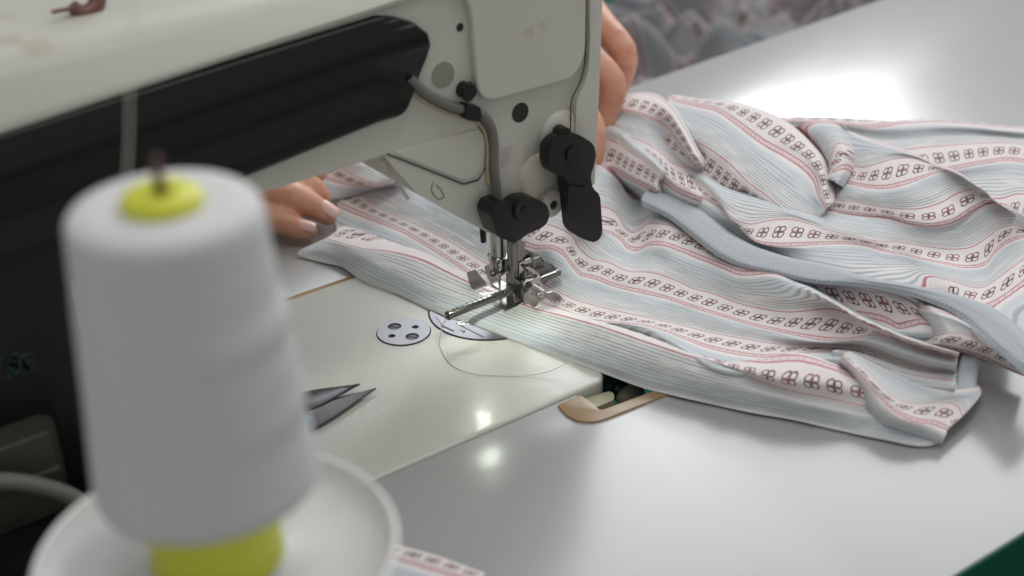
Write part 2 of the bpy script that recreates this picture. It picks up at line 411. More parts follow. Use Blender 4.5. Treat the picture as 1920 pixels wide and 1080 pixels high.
for h in hp[:2]:
    bm = NB(); cyl(bm, (h[0], h[1], .004), (h[0], h[1], .03), .26, seg=32)
    s_ = obj('screw', bm, M['blade'], rp, angle=30)
    bm = NB(); d = Vector((.6, -.8, 0)).normalized(); q = Vector((-d.y, d.x, 0)); c = Vector((h[0], h[1], .031))
    prism(bm, [c+d*.26+q*.055, c-d*.26+q*.055, c-d*.26-q*.055, c+d*.26-q*.055], (0, 0, .004)); obj('slot', bm, M['hole'], s_, smooth=False)
# needle plate
npc = (-1.09, -.58); NR = 3.29
bm = NB(); cyl(bm, (*npc, .002), (*npc, .0035), NR+.09, seg=96); obj('plate_recess', bm, M['hole'], mc)
bm = NB(); cyl(bm, (*npc, .004), (*npc, .06), NR, seg=96)
bev(bm, [e for e in bm.edges if all(v.co.z > .059 for v in e.verts)], .05, 2)
npl = obj('needle_plate', bm, M['plate'], mc, angle=25)
bm = NB()
def mark(a, b, wd, z=.062):
    a, b = Vector(P(*a, z)), Vector(P(*b, z)); d = (b-a).normalized(); q = Vector((-d.y, d.x, 0))*wd
    prism(bm, [a+q, b+q, b-q, a-q], (0, 0, .003))
mark((817, 586), (842, 600), .035); mark((827, 610), (851, 621), .05); mark((855, 606), (906, 632), .035)
for i in range(6): mark((816+i*3, 596+i*3.6), (819+i*3, 595+i*3.6), .04)
mark((863, 618), (871, 623), .035); mark((869, 624), (872, 620), .035)
obj('engraving', bm, M['hole'], npl, smooth=False)
# embossed characters near the end of the guide rod
def text_mesh(s, size, ext=.01, bold=0):
    c = bpy.data.curves.new('t', 'FONT'); c.body = s; c.size = size; c.extrude = ext; c.offset = bold; c.resolution_u = 3
    o = bpy.data.objects.new('t', c); col.objects.link(o); bpy.context.view_layer.update()
    me = bpy.data.meshes.new_from_object(o.evaluated_get(bpy.context.evaluated_depsgraph_get())); bpy.data.objects.remove(o); return me
def place_text(name, s, size, origin, xdir, ydir, mat, parent, ext=.01, bold=0):
    me = text_mesh(s, size, ext, bold); xd, yd = Vector(xdir).normalized(), Vector(ydir).normalized(); zd = xd.cross(yd)
    for v in me.vertices: v.co = Vector(origin)+xd*v.co.x+yd*v.co.y+zd*v.co.z
    return obj(name, me, mat, parent, smooth=False)
place_text('lettering', "GT'''", .55, P(858, 610, .072), (1, -.62, 0), (.62, 1, 0), M['steel'], npl, bold=.01)

# ---- arm, head and pillar: the cream casting
YF = -3.5
bm = NB()
prof = [(-3.5, 12.0), (-3.5, 17.75), (-3.66, 17.85), (-3.72, 18.05), (-3.6, 18.3), (-3.25, 18.75), (-2.9, 19.4), (-2.5, 19.85), (-1.9, 20.12), (-1, 20.25), (6.2, 20.3), (7.0, 19.6), (7.3, 18.0), (7.3, 12.8), (6.6, 12.0)]
def armpt(x, y, z):
    k = 0 if z < 16 else max(0, min(1, (20.12-z)/(20.12-18.05)))
    return (x, y, z+k*.077*(x+22.5))
XA = [-44, -34, -24, -14, -4.3]; rings = [[bm.verts.new(armpt(x, y, z)) for y, z in prof] for x in XA]
for a, b in zip(rings, rings[1:]):
    for k in range(len(prof)): bm.faces.new((a[k], a[(k+1) % len(prof)], b[(k+1) % len(prof)], b[k]))
bm.faces.new(rings[0]); bm.faces.new(rings[-1][::-1])
bev(bm, [e for e in bm.edges if all(abs(v.co.z-12) < .01 and abs(v.co.y+3.5) < .01 for v in e.verts)], .35, 4)
# head block
hd = [(-8.65, 12.0), (-7.7, 10.6), (-6.9, 9.5), (-2.7, 6.05), (-1.6, 5.95), (.4, 6.35), (3.2, 6.9), (3.62, 7.6), (4.02, 17.0), (4.1, 20.9), (-5.3, 20.9), (-5.6, 16)]
head_pts = roundpoly([(x, YF-.004, z) for x, z in hd], [.2, .2, .5, .6, .5, .3, .5, .4, .5, 1.2, .3, .3])
prism(bm, head_pts, (0, 7.4, 0), .28, 4)
# pillar
box(bm, -44, -24.2, -3.4, 4.4, .0, 17.0, .5)
body = obj('body', bm, M['enamel'], mc, angle=38)
# raised relief field on the head, soft edges
bm = NB()
rel = roundpoly([(-3.55, YF, 13.35), (2.25, YF, 13.3), (3.0, YF, 14.3), (3.15, YF, 21.3), (-6.2, YF, 21.4), (-6.0, YF, 19.9), (-4.2, YF, 19.2), (-3.7, YF, 18.0)], [1.2, 1.4, .8, .3, .3, .6, 1.0, .8], 8)
prism(bm, rel, (0, -.42, 0)); bev(bm, [e for e in bm.edges if all(v.co.y < YF-.41 for v in e.verts)], .34, 6)
obj('raised_panel', bm, M['enamel'], mc, angle=60)
# face-cover seam along the right of the head, with a slim raised cover edge
def groove(name, px, wpx, Y=YF-.02, mat='seam', sharp=False):
    pts = [PY(x, y, Y) for x, y in px]; bm = NB(); tube(bm, pts, wpx, seg=6, n=None if sharp else max(8, len(pts)*8)); return obj(name, bm, M[mat], mc)
bm = NB()
cv = [PY(x, y, YF) for x, y in [(1097, -60), (1098, 60), (1096, 120), (1090, 150), (1073, 185), (1071, 230), (1069, 262), (1066, 330), (1107, 345), (1116, 150), (1123, -60)]]
prism(bm, roundpoly(cv, [0, .2, .4, .6, .4, .2, .2, .1, .3, .3, 0]), (0, -.36, 0), .11, 3)
obj('face_cover', bm, M['enamel'], mc, angle=50)
groove('seam', [(1096, -40), (1097, 60), (1095, 125), (1088, 152), (1072, 186), (1070, 235), (1068, 262)], .035, YF-.30)
# lower left housing: raised pad above the seam and the bellied cover under it
bm = NB()
pad = [PY(x, y, YF) for x, y in [(735, 286), (868, 338), (893, 330), (906, 300), (908, 262), (898, 240), (820, 262)]]
prism(bm, roundpoly(pad, [.3, .4, .3, .5, .5, .6, .6], 6), (0, -.09, 0)); bev(bm, [e for e in bm.edges if all(v.co.y < YF-.085 for v in e.verts)], .08, 4)
obj('raised_pad', bm, M['enamel'], mc, angle=60)
groove('seam', [(726, 289), (780, 310), (866, 344), (870, 345), (884, 341), (897, 337)], .045, YF-.03, sharp=True)
groove('seam', [(897, 337), (908, 318), (911, 290), (910, 258), (898, 238)], .03, YF-.04)
for seg_ in ([(717, 300), (733, 326)], [(743, 342), (765, 373)]):
    bm = NB(); a, b = [PY(x, y, YF+.4) for x, y in seg_]; cyl(bm, a, b, .09, seg=8); obj('cover_lip', bm, M['enamel_grimy'], mc)
groove('scratch', [(812, 342), (809, 352), (813, 365), (824, 373), (832, 370), (829, 360), (818, 346)], .018, YF-.02)
# holes
def hole(px, py, r, mat='hole', rim=None):
    c = PY(px, py, YF); bm = NB()
    revolve(bm, (c[0], YF-.012, c[2]), (0, -1, 0), [(r*1.12, -.1), (r*1.12, .0), (r*1.02, .012), (r, .004)]); h = obj('hole', bm, M['enamel'], mc)
    bm = NB(); cyl(bm, (c[0], YF-.005, c[2]), (c[0], YF-.0185, c[2]), r*.98, seg=32); obj('hole_floor', bm, M[mat], h)
hole(862, 51, .21); hole(830, 141, .66, 'greyhole'); hole(975, 211, .52)
# white boss with screw hole at the right bottom
c = PY(1030, 380, -3.7); bm = NB(); revolve(bm, (c[0], -3.4, c[2]), (0, -1, 0), [(.72, 0), (.72, .55), (.62, .66), (.25, .68), (.22, .5)]); bo = obj('boss', bm, M['enamel'], mc)
bm = NB(); cyl(bm, (c[0], -3.9, c[2]), (c[0], -4.087, c[2]), .2); obj('boss_hole', bm, M['hole'], bo)
# grimy cap region behind the levers
bm = NB(); c = PY(1010, 330, -3.5); revolve(bm, (c[0], -3.45, c[2]), (0, -1, 0), [(1.3, 0), (1.2, .10), (.9, .17), (0.01, .19)]); obj('grimy_boss', bm, M['enamel_grimy'], mc, angle=80)
bm = NB(); c = PY(1050, 250, -3.5); revolve(bm, (c[0], -3.45, c[2]), (0, -1, 0), [(1.25, 0), (1.15, .2), (.8, .34), (0.01, .36)]); obj('lever_boss', bm, M['enamel'], mc, angle=80)

# ---- black arm cover with long flutes
bm = NB()
n = 64; L0, R_ = [], []
def cover_x(t):  # right end outline, t 0 bottom .. 1 top
    return np.interp(t, [0, .03, .10, .30, .50, .62, .74, .86, .94, 1], [-8.0, -7.75, -7.35, -6.75, -6.15, -5.95, -6.1, -6.75, -7.6, -8.6])
zb = lambda x: 13.75 if x > -9 else 13.75+(x+9)*.112
zt = lambda x: 18.75 if x > -8 else 18.75+(x+8)*.062
rows = []
for i in range(n+1):
    t = i/n; xe = float(cover_x(t)); row = []
    flute = .34+.16*math.sin(t*math.pi)+.13*math.sin(t*9.5+.6)
    if t < .05: flute *= (t/.05)**.5
    if t > .97: flute *= ((1-t)/.03)**.5
    for x in [-43.9, -36, -30, -24, -18, -14, -11, -9, None, 'a', 'b']:
        if x is None: X_, dy = xe-.18, flute
        elif x == 'a': X_, dy = xe-.04, flute*.7
        elif x == 'b': X_, dy = xe, 0
        else: X_, dy = min(x, xe-.4), flute
        z = zb(X_)+(zt(X_)-zb(X_))*t
        yy = YF-dy-.01
        row.append(bm.verts.new((X_, yy, z)))
    rows.append(row)
for a, b in zip(rows, rows[1:]):
    for k in range(len(a)-1): bm.faces.new((a[k], a[k+1], b[k+1], b[k]))
ext = bmesh.ops.extrude_edge_only(bm, edges=[e for e in bm.edges if len(e.link_faces) == 1])
for v in [g for g in ext['geom'] if isinstance(g, bmesh.types.BMVert)]: v.co.y = YF+.15
obj('arm_cover', bm, M['black'], mc, angle=50)
bm = NB(); box(bm, -44, -23.7, -9.7, -4.25, .02, .7, .12); obj('base_cover', bm, M['black'], mc)
# black pillar cover with an open recess
bm = NB()
pl = [(-24.1, -3.75, .3), (-24.1, -3.75, 13.3), (-43.9, -3.75, 13.3), (-43.9, -3.75, .3)]
hole_pts = roundpoly([(-25.75, -3.75, .3), (-25.75, -3.75, 5.3), (-29.5, -3.75, 5.3), (-29.5, -3.75, .3)], [0, 1.0, 1.0, 0], 6)
prism(bm, [(-24.1, -3.42, .3), (-24.1, -3.42, 13.6), (-43.9, -3.42, 13.6), (-43.9, -3.42, .3), *[(p.x, -3.42, p.z) for p in reversed(hole_pts)]], (0, -.42, 0), .1, 2)
pcv = obj('pillar_cover', bm, M['black'], mc, angle=40)
place_text('lettering', "YA", 1.5, PY(-28, 722, -3.87), (1, 0, 0), (0, 0, 1), M['teal'], pcv, bold=.04)
place_text('lettering', "SE", 1.15, PY(18, 705, -3.87), (1, 0, 0), (0, 0, 1), M['teal'], pcv, bold=.03)
bm = NB(); box(bm, -29.45, -25.8, -3.62, -3.3, .3, 5.25, .05)
box(bm, -29.1, -26.1, -3.75, -3.4, .4, 4.3, .16); box(bm, -29.2, -26.0, -3.82, -3.4, 2.1, 2.5, .12)
obj('recess_plate', bm, M['floor_dark'], mc)
bm = NB(); tube(bm, [(-31, -4.6, 4.2), (-28.2, -4.8, 3.2), (-26.4, -5.0, 1.9), (-25.2, -5.3, .6), (-24.5, -5.6, .3)], .38, n=30); obj('hose', bm, M['cable'], mc)
# bracket pin on top of the arm
b0 = P(160, 22, 20.3); bm = NB()
tube(bm, [b0+np.array(o) for o in ((-.5, 0, .35), (-.2, 0, .0), (.2, 0, -.02), (.6, .1, .25), (.7, .3, 1.2), (.5, .5, 2.0))], [.28, .34, .36, .34, .25, .2], n=24)
cyl(bm, b0+np.array((-.1, 0, .25)), b0+np.array((-1.4, -.1, .3)), .09)
obj('thread_hook', bm, M['copper'], mc)

# ---- needle bar group
bm = NB(); cyl(bm, (0, 0, 1.9), (0, 0, 7), .44, seg=40); obj('needle_bar', bm, M['steel'], mc, angle=30)
bm = NB(); revolve(bm, (0, 0, 2.75), (0, 0, -1), [(.46, 0), (.60, .02), (.60, .16), (.53, .2), (.53, .85), (.36, 1.1), (.17, 1.2), (.15, 1.22)], 40); nc = obj('needle_clamp', bm, M['steel'], mc, angle=30)
bm = NB(); c = Vector((-.62, -.30, 1.95)); ball(bm, c, .20); cyl(bm, c, (-.2, -.1, 1.95), .13); obj('clamp_screw', bm, M['darksteel'], nc)
bm = NB(); c = Vector((.40, -.40, 2.0)); ball(bm, c, .17, sc=(.6, .6, 1.4)); ball(bm, (-.38, -.42, 2.62), .15); obj('set_screw', bm, M['darksteel'], nc)
bm = NB(); revolve(bm, (0, 0, 1.65), (0, 0, -1), [(.15, 0), (.13, .1), (.07, .45), (.055, 1.2), (.045, 1.7), (.005, 1.95)], 16); obj('needle', bm, M['needle'], mc, angle=60)
bm = NB(); tube(bm, [(-.28, -.15, 2.4), (-.26, -.2, 1.5), (-.1, -.1, .9), (-.02, 0, .6)], .018, 6, n=12); obj('thread_guide', bm, M['steel'], mc)
# ---- presser bar + foot
bm = NB(); cyl(bm, (.25, -1.25, 1.2), (.25, -1.25, 6.9), .40, seg=32)
box(bm, -.12, .66, -1.56, -.92, .55, 4.0, .07); obj('presser_bar', bm, M['darksteel'], mc, angle=35)
ft = NB()
def sole(pts2, z0, curl):
    """curved toe: plan outline strip swept along Y with an upward tip"""
    (x0, x1) = pts2; N = 14; top = []
    for i in range(N+1):
        t = i/N; y = -1.9+t*3.7; z = z0+(.0 if t < .72 else curl*((t-.72)/.28)**1.7)
        inset = 0 if t < .8 else ((t-.8)/.2)**2*.22
        top.append(((x0+inset*.6, y, z), (x1-inset, y, z)))
    a = [[ft.verts.new(p) for p in q] for q in top]
    b = [[ft.verts.new((p[0], p[1], p[2]-.10)) for p in q] for q in top]
    for i in range(N):
        ft.faces.new((a[i][0], a[i][1], a[i+1][1], a[i+1][0])); ft.faces.new((b[i][0], b[i+1][0], b[i+1][1], b[i][1]))
        ft.faces.new((a[i][0], a[i+1][0], b[i+1][0], b[i][0])); ft.faces.new((a[i][1], b[i][1], b[i+1][1], a[i+1][1]))
    ft.faces.new((a[0][0], b[0][0], b[0][1], a[0][1])); ft.faces.new((a[-1][0], a[-1][1], b[-1][1], b[-1][0]))
sole((-1.05, -.13), .52, .75); sole((.15, .85), .52, .75)
box(ft, -1.0, .85, -1.85, -.45, .40, .55, .04)
box(ft, -.33, .42, -1.75, -1.0, .5, 1.5, .1)
obj('presser_foot', ft, M['footsteel'], mc, angle=35)
# ---- rod guide with its bracket
rg = NB(); rz = 1.32
cyl(rg, (-4.45, -1.68, rz), (2.95, -1.5, rz), .20, seg=24); cyl(rg, (-4.55, -1.68, rz), (-4.35, -1.68, rz), .25, seg=24)
rod = obj('guide_rod', rg, M['darksteel'], mc, angle=30)
bm = NB(); box(bm, -4.2, 2.6, -1.72, -1.54, rz+.185, rz+.235, .02); obj('scale_strip', bm, M['steel'], rod)
bm = NB()
for i in range(13): x = -3.9+i*.32; box(bm, x-.022, x+.022, -1.75, -1.51, rz+.18, rz+.239)
obj('scale_marks', bm, M['hole'], rod, smooth=False)
def sheetplate(name, px, dep_fn, n, mat='steel', b=.025, rnd=.05):
    pts = roundpoly([dep_fn(x, y) for x, y in px], rnd, 4); bm = NB(); prism(bm, pts, n, b, 2); return obj(name, bm, M[mat], mc, angle=35)
br = empty('guide_bracket', (0, -2, .5), None, None); br.parent = mc; br.location = br.location-worldloc(mc)
def part(name, bm, mat, ang=35): return obj(name, bm, M[mat], br, angle=ang)
K0 = P(979, 531, 1.95)         # front corner of the folded sheet clamp the rod passes through
kx, ky = float(K0[0]), float(K0[1])
bm = NB(); prism(bm, roundpoly([(kx, ky, .95), (kx, ky+1.45, .75), (kx, ky+1.45, 1.95), (kx, ky, 1.95)], .06), (.09, 0, 0), .02, 2); part('side_plate', bm, 'darksteel')
bm = NB(); prism(bm, roundpoly([(kx+.05, ky-.02, .62), (kx+.45, ky-.02, .55), (kx+.7, ky-.02, .85), (kx+1.2, ky-.02, .95), (kx+1.2, ky-.02, 1.97), (kx+.05, ky-.02, 1.97)], [.1, .25, .2, .05, .05, .05]), (0, .09, 0), .02, 2); part('front_plate', bm, 'steel')
bm = NB(); box(bm, kx+.3, kx+.95, ky+.35, ky+.48, 1.88, 1.98, .02); box(bm, kx-.02, kx+1.22, ky+1.36, ky+1.45, .8, 1.96, .02); part('rear_plate', bm, 'darksteel')
bm = NB(); cyl(bm, (kx-.10, -1.68, rz), (kx+.02, -1.67, rz), .33, seg=24); part('collar', bm, 'hole')
def yp(name, px, Y, th, mat, rnd=.06, b=.02): 
    bm = NB(); prism(bm, roundpoly([PY(x, y, Y) for x, y in px], rnd, 4), (0, th, 0), b, 2); return part(name, bm, mat)
yp('back_plate', [(982, 467), (1014, 482), (1019, 488), (1035, 496), (1046, 508), (1052, 526), (1050, 539), (1043, 541), (1018, 531), (988, 520)], -.75, .07, 'darksteel', [.05, .1, .1, .2, .3, .3, .1, .1, .1, .05])
rim = [PY(x, y, -.80) for x, y in [(982, 467), (1000, 475), (1014, 482), (1019, 488), (1035, 496), (1046, 508), (1052, 526), (1050, 539), (1043, 541)]]
bm = NB(); tube(bm, rim, .045, 8, n=40); part('rim', bm, 'steel')
yp('tongue', [(974, 493), (994, 484), (998, 489), (982, 498), (982, 526), (974, 526)], -1.75, .07, 'steel', .03)
yp('tongue', [(1000, 486), (1012, 481), (1016, 488), (1004, 493), (1004, 512), (1000, 512)], -1.2, .07, 'darksteel', .03)
yp('prong', [(985, 502), (992, 500), (1001, 505), (1012, 514), (1012, 521), (1006, 520), (998, 512)], -2.05, .05, 'steel', .04)
a, b = Vector(PY(998, 537, -2.45)), Vector(PY(1019, 550, -3.05))
bm = NB(); cyl(bm, a, b, .19, seg=20); c_ = Vector(PY(1013, 553, -3.0)); ball(bm, c_, .26, sc=(1, .9, .8)); ball(bm, c_+Vector((0, 0, -.28)), .2, sc=(1.2, 1, .6)); ws = part('wing_screw', bm, 'steel')
def wing(px, Y, th=-.13):
    bm = NB(); prism(bm, roundpoly([PY(x, y, Y) for x, y in px], .12, 5), (0, th, 0), .055, 3); obj('wing', bm, M['footsteel'], ws, angle=50)
wing([(978, 552), (985, 547), (1004, 553), (1010, 561), (1004, 573), (996, 575), (985, 563)], -3.0)
wing([(1020, 548), (1036, 545), (1047, 551), (1053, 560), (1046, 563), (1030, 562), (1019, 556)], -3.0)

# ---- presser lifter lever
def yprism(name, px, Y, th, mat, parent, rnd, b=.1, seg=3):
    bm = NB(); prism(bm, roundpoly([PY(x, y, Y) for x, y in px], rnd, 5), (0, -th, 0), b, seg); return obj(name, bm, M[mat], parent, angle=45)
lv = yprism('lifter_lever', [(1012, 268), (1025, 252), (1044, 243), (1066, 243), (1096, 262), (1101, 283), (1096, 304), (1090, 322), (1094, 345), (1108, 356), (1113, 425), (1108, 440), (1096, 446), (1068, 436), (1055, 422), (1050, 370), (1043, 322), (1018, 317), (1011, 300)], -4.1, .75, 'blackmat', mc, .35, .14)
bm = NB(); c = PY(1074, 288, -4.9); cyl(bm, (c[0], -4.7, c[2]), (c[0], -4.99, c[2]), .42); obj('pivot_cap', bm, M['blackmat'], lv, angle=35)
yprism('paddle', [(1058, 346), (1100, 350), (1108, 366), (1109, 424), (1098, 438), (1072, 430), (1062, 416)], -4.85, .28, 'blackmat', lv, .3, .12)
bm = NB(); c = PY(1053, 250, -4.3); cyl(bm, (c[0], -4.1, c[2]), (c[0]-.1, -4.7, c[2]+.1), .42, .36, 10); obj('lever_screw', bm, M['blackmat'], lv)
# ---- cable, clip, lamp
cb = [PY(x, y, YF-.32) for x, y in [(768, 146), (784, 163), (803, 178), (828, 191), (856, 202), (880, 206), (904, 216), (920, 237), (926, 268), (926, 305), (930, 345), (934, 385)]]
bm = NB(); tube(bm, cb, .235, n=70); obj('cable', bm, M['cable'], mc)
cb2 = [PY(x, y, YF-.12) for x, y in [(772, 172), (792, 187), (818, 202), (846, 214), (872, 220), (895, 228), (909, 248), (914, 275), (914, 310), (916, 345)]]
bm = NB(); tube(bm, cb2, .10, n=60); obj('wire', bm, M['tanwire'], mc)
cl = yprism('cable_clip', [(862, 190), (888, 194), (892, 217), (884, 223), (860, 219)], YF-.1, .55, 'blackmat', mc, .15, .08)
bm = NB(); c = PY(874, 170, YF-.3)
for k in range(10):
    a = 2*math.pi*k/10; ball(bm, (c[0]+.30*math.cos(a), -4.0, c[2]+.36*math.sin(a)), .14, 8)
cyl(bm, (c[0], -3.45, c[2]), (c[0], -4.15, c[2]), .40, .36, 20); obj('clip_screw', bm, M['blackmat'], cl)
bm = NB()
lp = yprism('lamp_housing', [(893, 388), (900, 370), (918, 364), (940, 376), (955, 363), (975, 359), (996, 366), (1003, 386), (998, 404), (985, 414), (964, 422), (936, 441), (906, 428)], -4.0, 1.25, 'blackmat', mc, [.12, .15, .1, .2, .4, .4, .4, .4, .4, .4, .2, .12, .12], .10)
bm = NB(); c = PY(978, 390, -5.2); cyl(bm, (c[0], -5.1, c[2]), (c[0], -5.42, c[2]), .62, .56, 28); lk = obj('lamp_knob', bm, M['blackmat'], lp, angle=35)
bm = NB(); cyl(bm, (c[0], -5.3, c[2]), (c[0], -5.46, c[2]), .20, seg=6); obj('knob_screw', bm, M['black'], lk)
LC = Vector((-2.85, -2.8, 5.5))
bm = NB(); cyl(bm, LC+Vector((0, 0, 1.6)), LC+Vector((0, 0, .0)), .20, .15, 20); obj('added_lens_stub', bm, M['blackmat'], lp)  # added stub, lowers the lens so its glint lands on the bed
bm = NB(); cyl(bm, LC+Vector((0, 0, .02)), LC+Vector((0, 0, -.004)), .13, seg=20); obj('led_lens', bm, M['led'], lp)
sl = bpy.data.lights.new('led_light', 'SPOT'); sl.energy = .013; sl.spot_size = math.radians(100); sl.spot_blend = .5; sl.shadow_soft_size = .002; sl.color = (.93, 1, .80)
so = bpy.data.objects.new('led_light', sl); col.objects.link(so); so.location = (LC+Vector((0, 0, -.06)))*S
so.rotation_euler = (Vector((-.4, -1.4, 0))-LC).to_track_quat('-Z', 'Y').to_euler()

# ================================================================== HINGE BRACKET
hb = empty('hinge_cushion', (-2, -11.2, -.15), 'tan plastic hinge frame let into the white table at the machine bed edge', 'hinge')
bm = NB()
zt_ = -.02
outer = [(1045, 759), (1062, 778), (1082, 789), (1112, 791), (1135, 785), (1155, 777), (1262, 735), (1300, 718), (1290, 708), (1256, 722), (1125, 770), (1108, 754), (1088, 740)]
prism(bm, roundpoly([P(x, y, zt_) for x, y in outer], [.1, .5, .6, .5, .5, .4, .1, .1, .1, .1, .25, .3, .2], 4), (0, 0, -.35), .07, 3)
obj('frame', bm, M['tan'], hb, angle=40)
bm = NB(); box(bm, -2.7, 2.55, -12.2, -8.8, -3.4, -2.9); box(bm, -2.72, -2.6, -12.2, -10.1, -3.4, -.5); obj('cavity_floor', bm, M['cavity'], hb, smooth=False)
bm = NB(); prism(bm, roundpoly([P(x, y, -.5) for x, y in [(1080, 752), (1100, 771), (1152, 749), (1151, 738), (1143, 733)]], [.1, .1, .2, .25, .2]), (0, 0, -1.6), .12, 4); obj('cushion', bm, M['cream_rubber'], hb, angle=50)
bm = NB(); c = P(1157, 728, -1.1); cyl(bm, (c[0], c[1]+.6, c[2]), (c[0], c[1]-.05, c[2]), .62, seg=24); ball(bm, (c[0], c[1]-.1, c[2]), .32); obj('hinge_pin', bm, M['darkgreen'], hb)
bm = NB(); c = P(1182, 742, -1.4); ball(bm, c, .7, sc=(1.2, .8, .8)); obj('hinge_knob', bm, M['greyhole'], hb)

# ================================================================== SCISSORS
sc = empty('thread_snips', P(640, 755), 'small dark steel thread snips lying open on the cream machine bed', 'scissors')
def blade(tip, heel_a, heel_b, ridge_a, z):
    bm = NB(); T = Vector(P(*tip, z)); A_ = Vector(P(*heel_a, z)); B_ = Vector(P(*heel_b, z)); mid = Vector(P(*ridge_a, z)); mid.z += .16
    low = lambda v: Vector((v.x, v.y, v.z-.10))
    n_ = 12; rows = []
    for i in range(n_+1):
        t = i/n_; k = (1-t)**.72
        a, b = T.lerp(A_, 1-t) if 0 else None, None
        ax = T+(A_-T)*(1-t); bx = T+(B_-T)*(1-t); mx = T+(mid-T)*(1-t)
        c_ = (ax+bx)/2; bul = 1+.35*math.sin(math.pi*(1-t))
        ax = c_+(ax-c_)*bul; bx = c_+(bx-c_)*bul
        rows.append([bm.verts.new(low(ax)), bm.verts.new(ax), bm.verts.new(mx+Vector((0, 0, .02*k))), bm.verts.new(bx), bm.verts.new(low(bx))])
    for r0, r1 in zip(rows, rows[1:]):
        for j in range(4): bm.faces.new((r0[j], r0[j+1], r1[j+1], r1[j]))
        bm.faces.new((r0[4], r0[0], r1[0], r1[4]))
    bm.faces.new(rows[0])
    return bm
obj('blade', blade((674, 719), (545, 742), (560, 775), (545, 765), .45), M['blade'], sc, angle=20)
obj('blade', blade((705, 727), (540, 775), (565, 812), (545, 782), .28), M['blade'], sc, angle=20)
bm = NB(); ball(bm, P(577, 786, .5), .22); obj('rivet', bm, M['skyblue'], sc)
# spring body running back behind the spool
a_, b_ = Vector(P(560, 765, .35)), Vector(P(440, 815, .35)); s1, s2 = Vector(P(560, 800, .35)), Vector(P(430, 870, .35))
for q0, q1 in ((a_, b_), (s1, s2)):
    bm = NB(); d = (q1-q0); tube(bm, [q0, q0+d*.4+Vector((0, 0, .1)), q0+d*.8, q0+d*1.6], .32, 10, n=16, flat=.5); obj('handle', bm, M['blade'], sc)

# ================================================================== SPOOL ON ITS STAND
SB = Vector(PD(388, 905, 40)); SB = Vector((SB.x, SB.y, SB.z))
sp = empty('thread_cone', SB, 'large blurred cone of white thread on a yellow core beside the camera', 'thread spool')
bm = NB()
H = 8.5; pr = [(.9, .03), (2.80, 0), (2.97, .10), (3.03, .35)]
for i in range(1, 60):
    t = i/60; pr.append((3.03+(2.46-3.03)*t+.006*math.sin(t*11+1), .35+(H-.55)*t))
pr += [(2.42, H-.18), (2.27, H-.03), (1.6, H+.02), (.95, H-.02)]
revolve(bm, SB, (0, 0, 1), pr, 64)
# a step where the winding bulges on the right
for v in bm.verts:
    r = v.co-SB; h = r.z/H; ang = math.atan2(r.y, r.x)
    f = 1+.028*math.exp(-((h-.42)/.16)**2)*max(0, math.cos(ang-math.radians(-30)))+.02*math.exp(-((h-.62)/.05)**2)*max(0, math.cos(ang+.5))
    side = max(0, math.cos(ang-math.radians(-25)))**2; f += side*(.009*math.sin(h*23)+.006*math.sin(h*41+1)+.03*max(0, 1-h))
    v.co.x = SB.x+r.x*f; v.co.y = SB.y+r.y*f
obj('thread_winding', bm, M['thread'], sp, angle=60)
bm = NB(); revolve(bm, SB+Vector((0, 0, -2.6)), (0, 0, 1), [(1.86, 0), (1.9, .1), (1.72, 2.55), (1.2, 2.7), (1.0, H+2.5), (1.05, H+2.62), (1.02, H+2.85), (.9, H+2.95), (.34, H+2.95), (.3, H+2.7)], 40); obj('core', bm, M['yellow'], sp, angle=50)
TZ = -2.75
ts = empty('thread_stand', SB+Vector((0, 0, TZ-1)), 'white round dish of the thread stand under the thread cone', 'thread stand')
tc = Vector(PD(403, 1032, 41.0)); tc = Vector((SB.x, SB.y, SB.z+TZ))
bm = NB()
revolve(bm, tc, (0, 0, 1), [(4.8, .0), (5.05, .22), (5.12, .38), (5.08, .46), (4.98, .42), (4.8, .2), (4.2, .10), (1.6, .10), (1.4, .35), (.4, .36)][::-1], 72)
ob = obj('dish', bm, M['tray'], ts, angle=70)
bm = NB(); tube(bm, [(tc.x+5.09*math.cos(a), tc.y+5.09*math.sin(a), tc.z+.42) for a in np.linspace(0, 2*math.pi, 73)], .09, 10); obj('rim', bm, M['whiterim'], ts, angle=180)
bm = NB(); cyl(bm, (tc.x, tc.y, tc.z-.3), (tc.x, tc.y, tc.z+.08), 1.5); cyl(bm, (tc.x, tc.y, -.1), (tc.x, tc.y, tc.z-.2), .55); obj('post', bm, M['darksteel'], ts)
bm = NB(); cyl(bm, (tc.x, tc.y, tc.z+.3), (SB.x, SB.y, SB.z+H+1.15), .15, .13); ball(bm, (SB.x, SB.y, SB.z+H+1.15), .17); obj('spindle', bm, M['rust'], ts)
# thread running up from the cone
q0 = PD(239, 335, 37.0); bm = NB(); tube(bm, [PD(236, 345, 37.4), PD(240, 300, 37.3), PD(243, 180, 37.1), PD(247, 30, 37), PD(250, -160, 37)], .022, 6, n=24)
obj('running_thread', bm, M['thinthread'], sp)

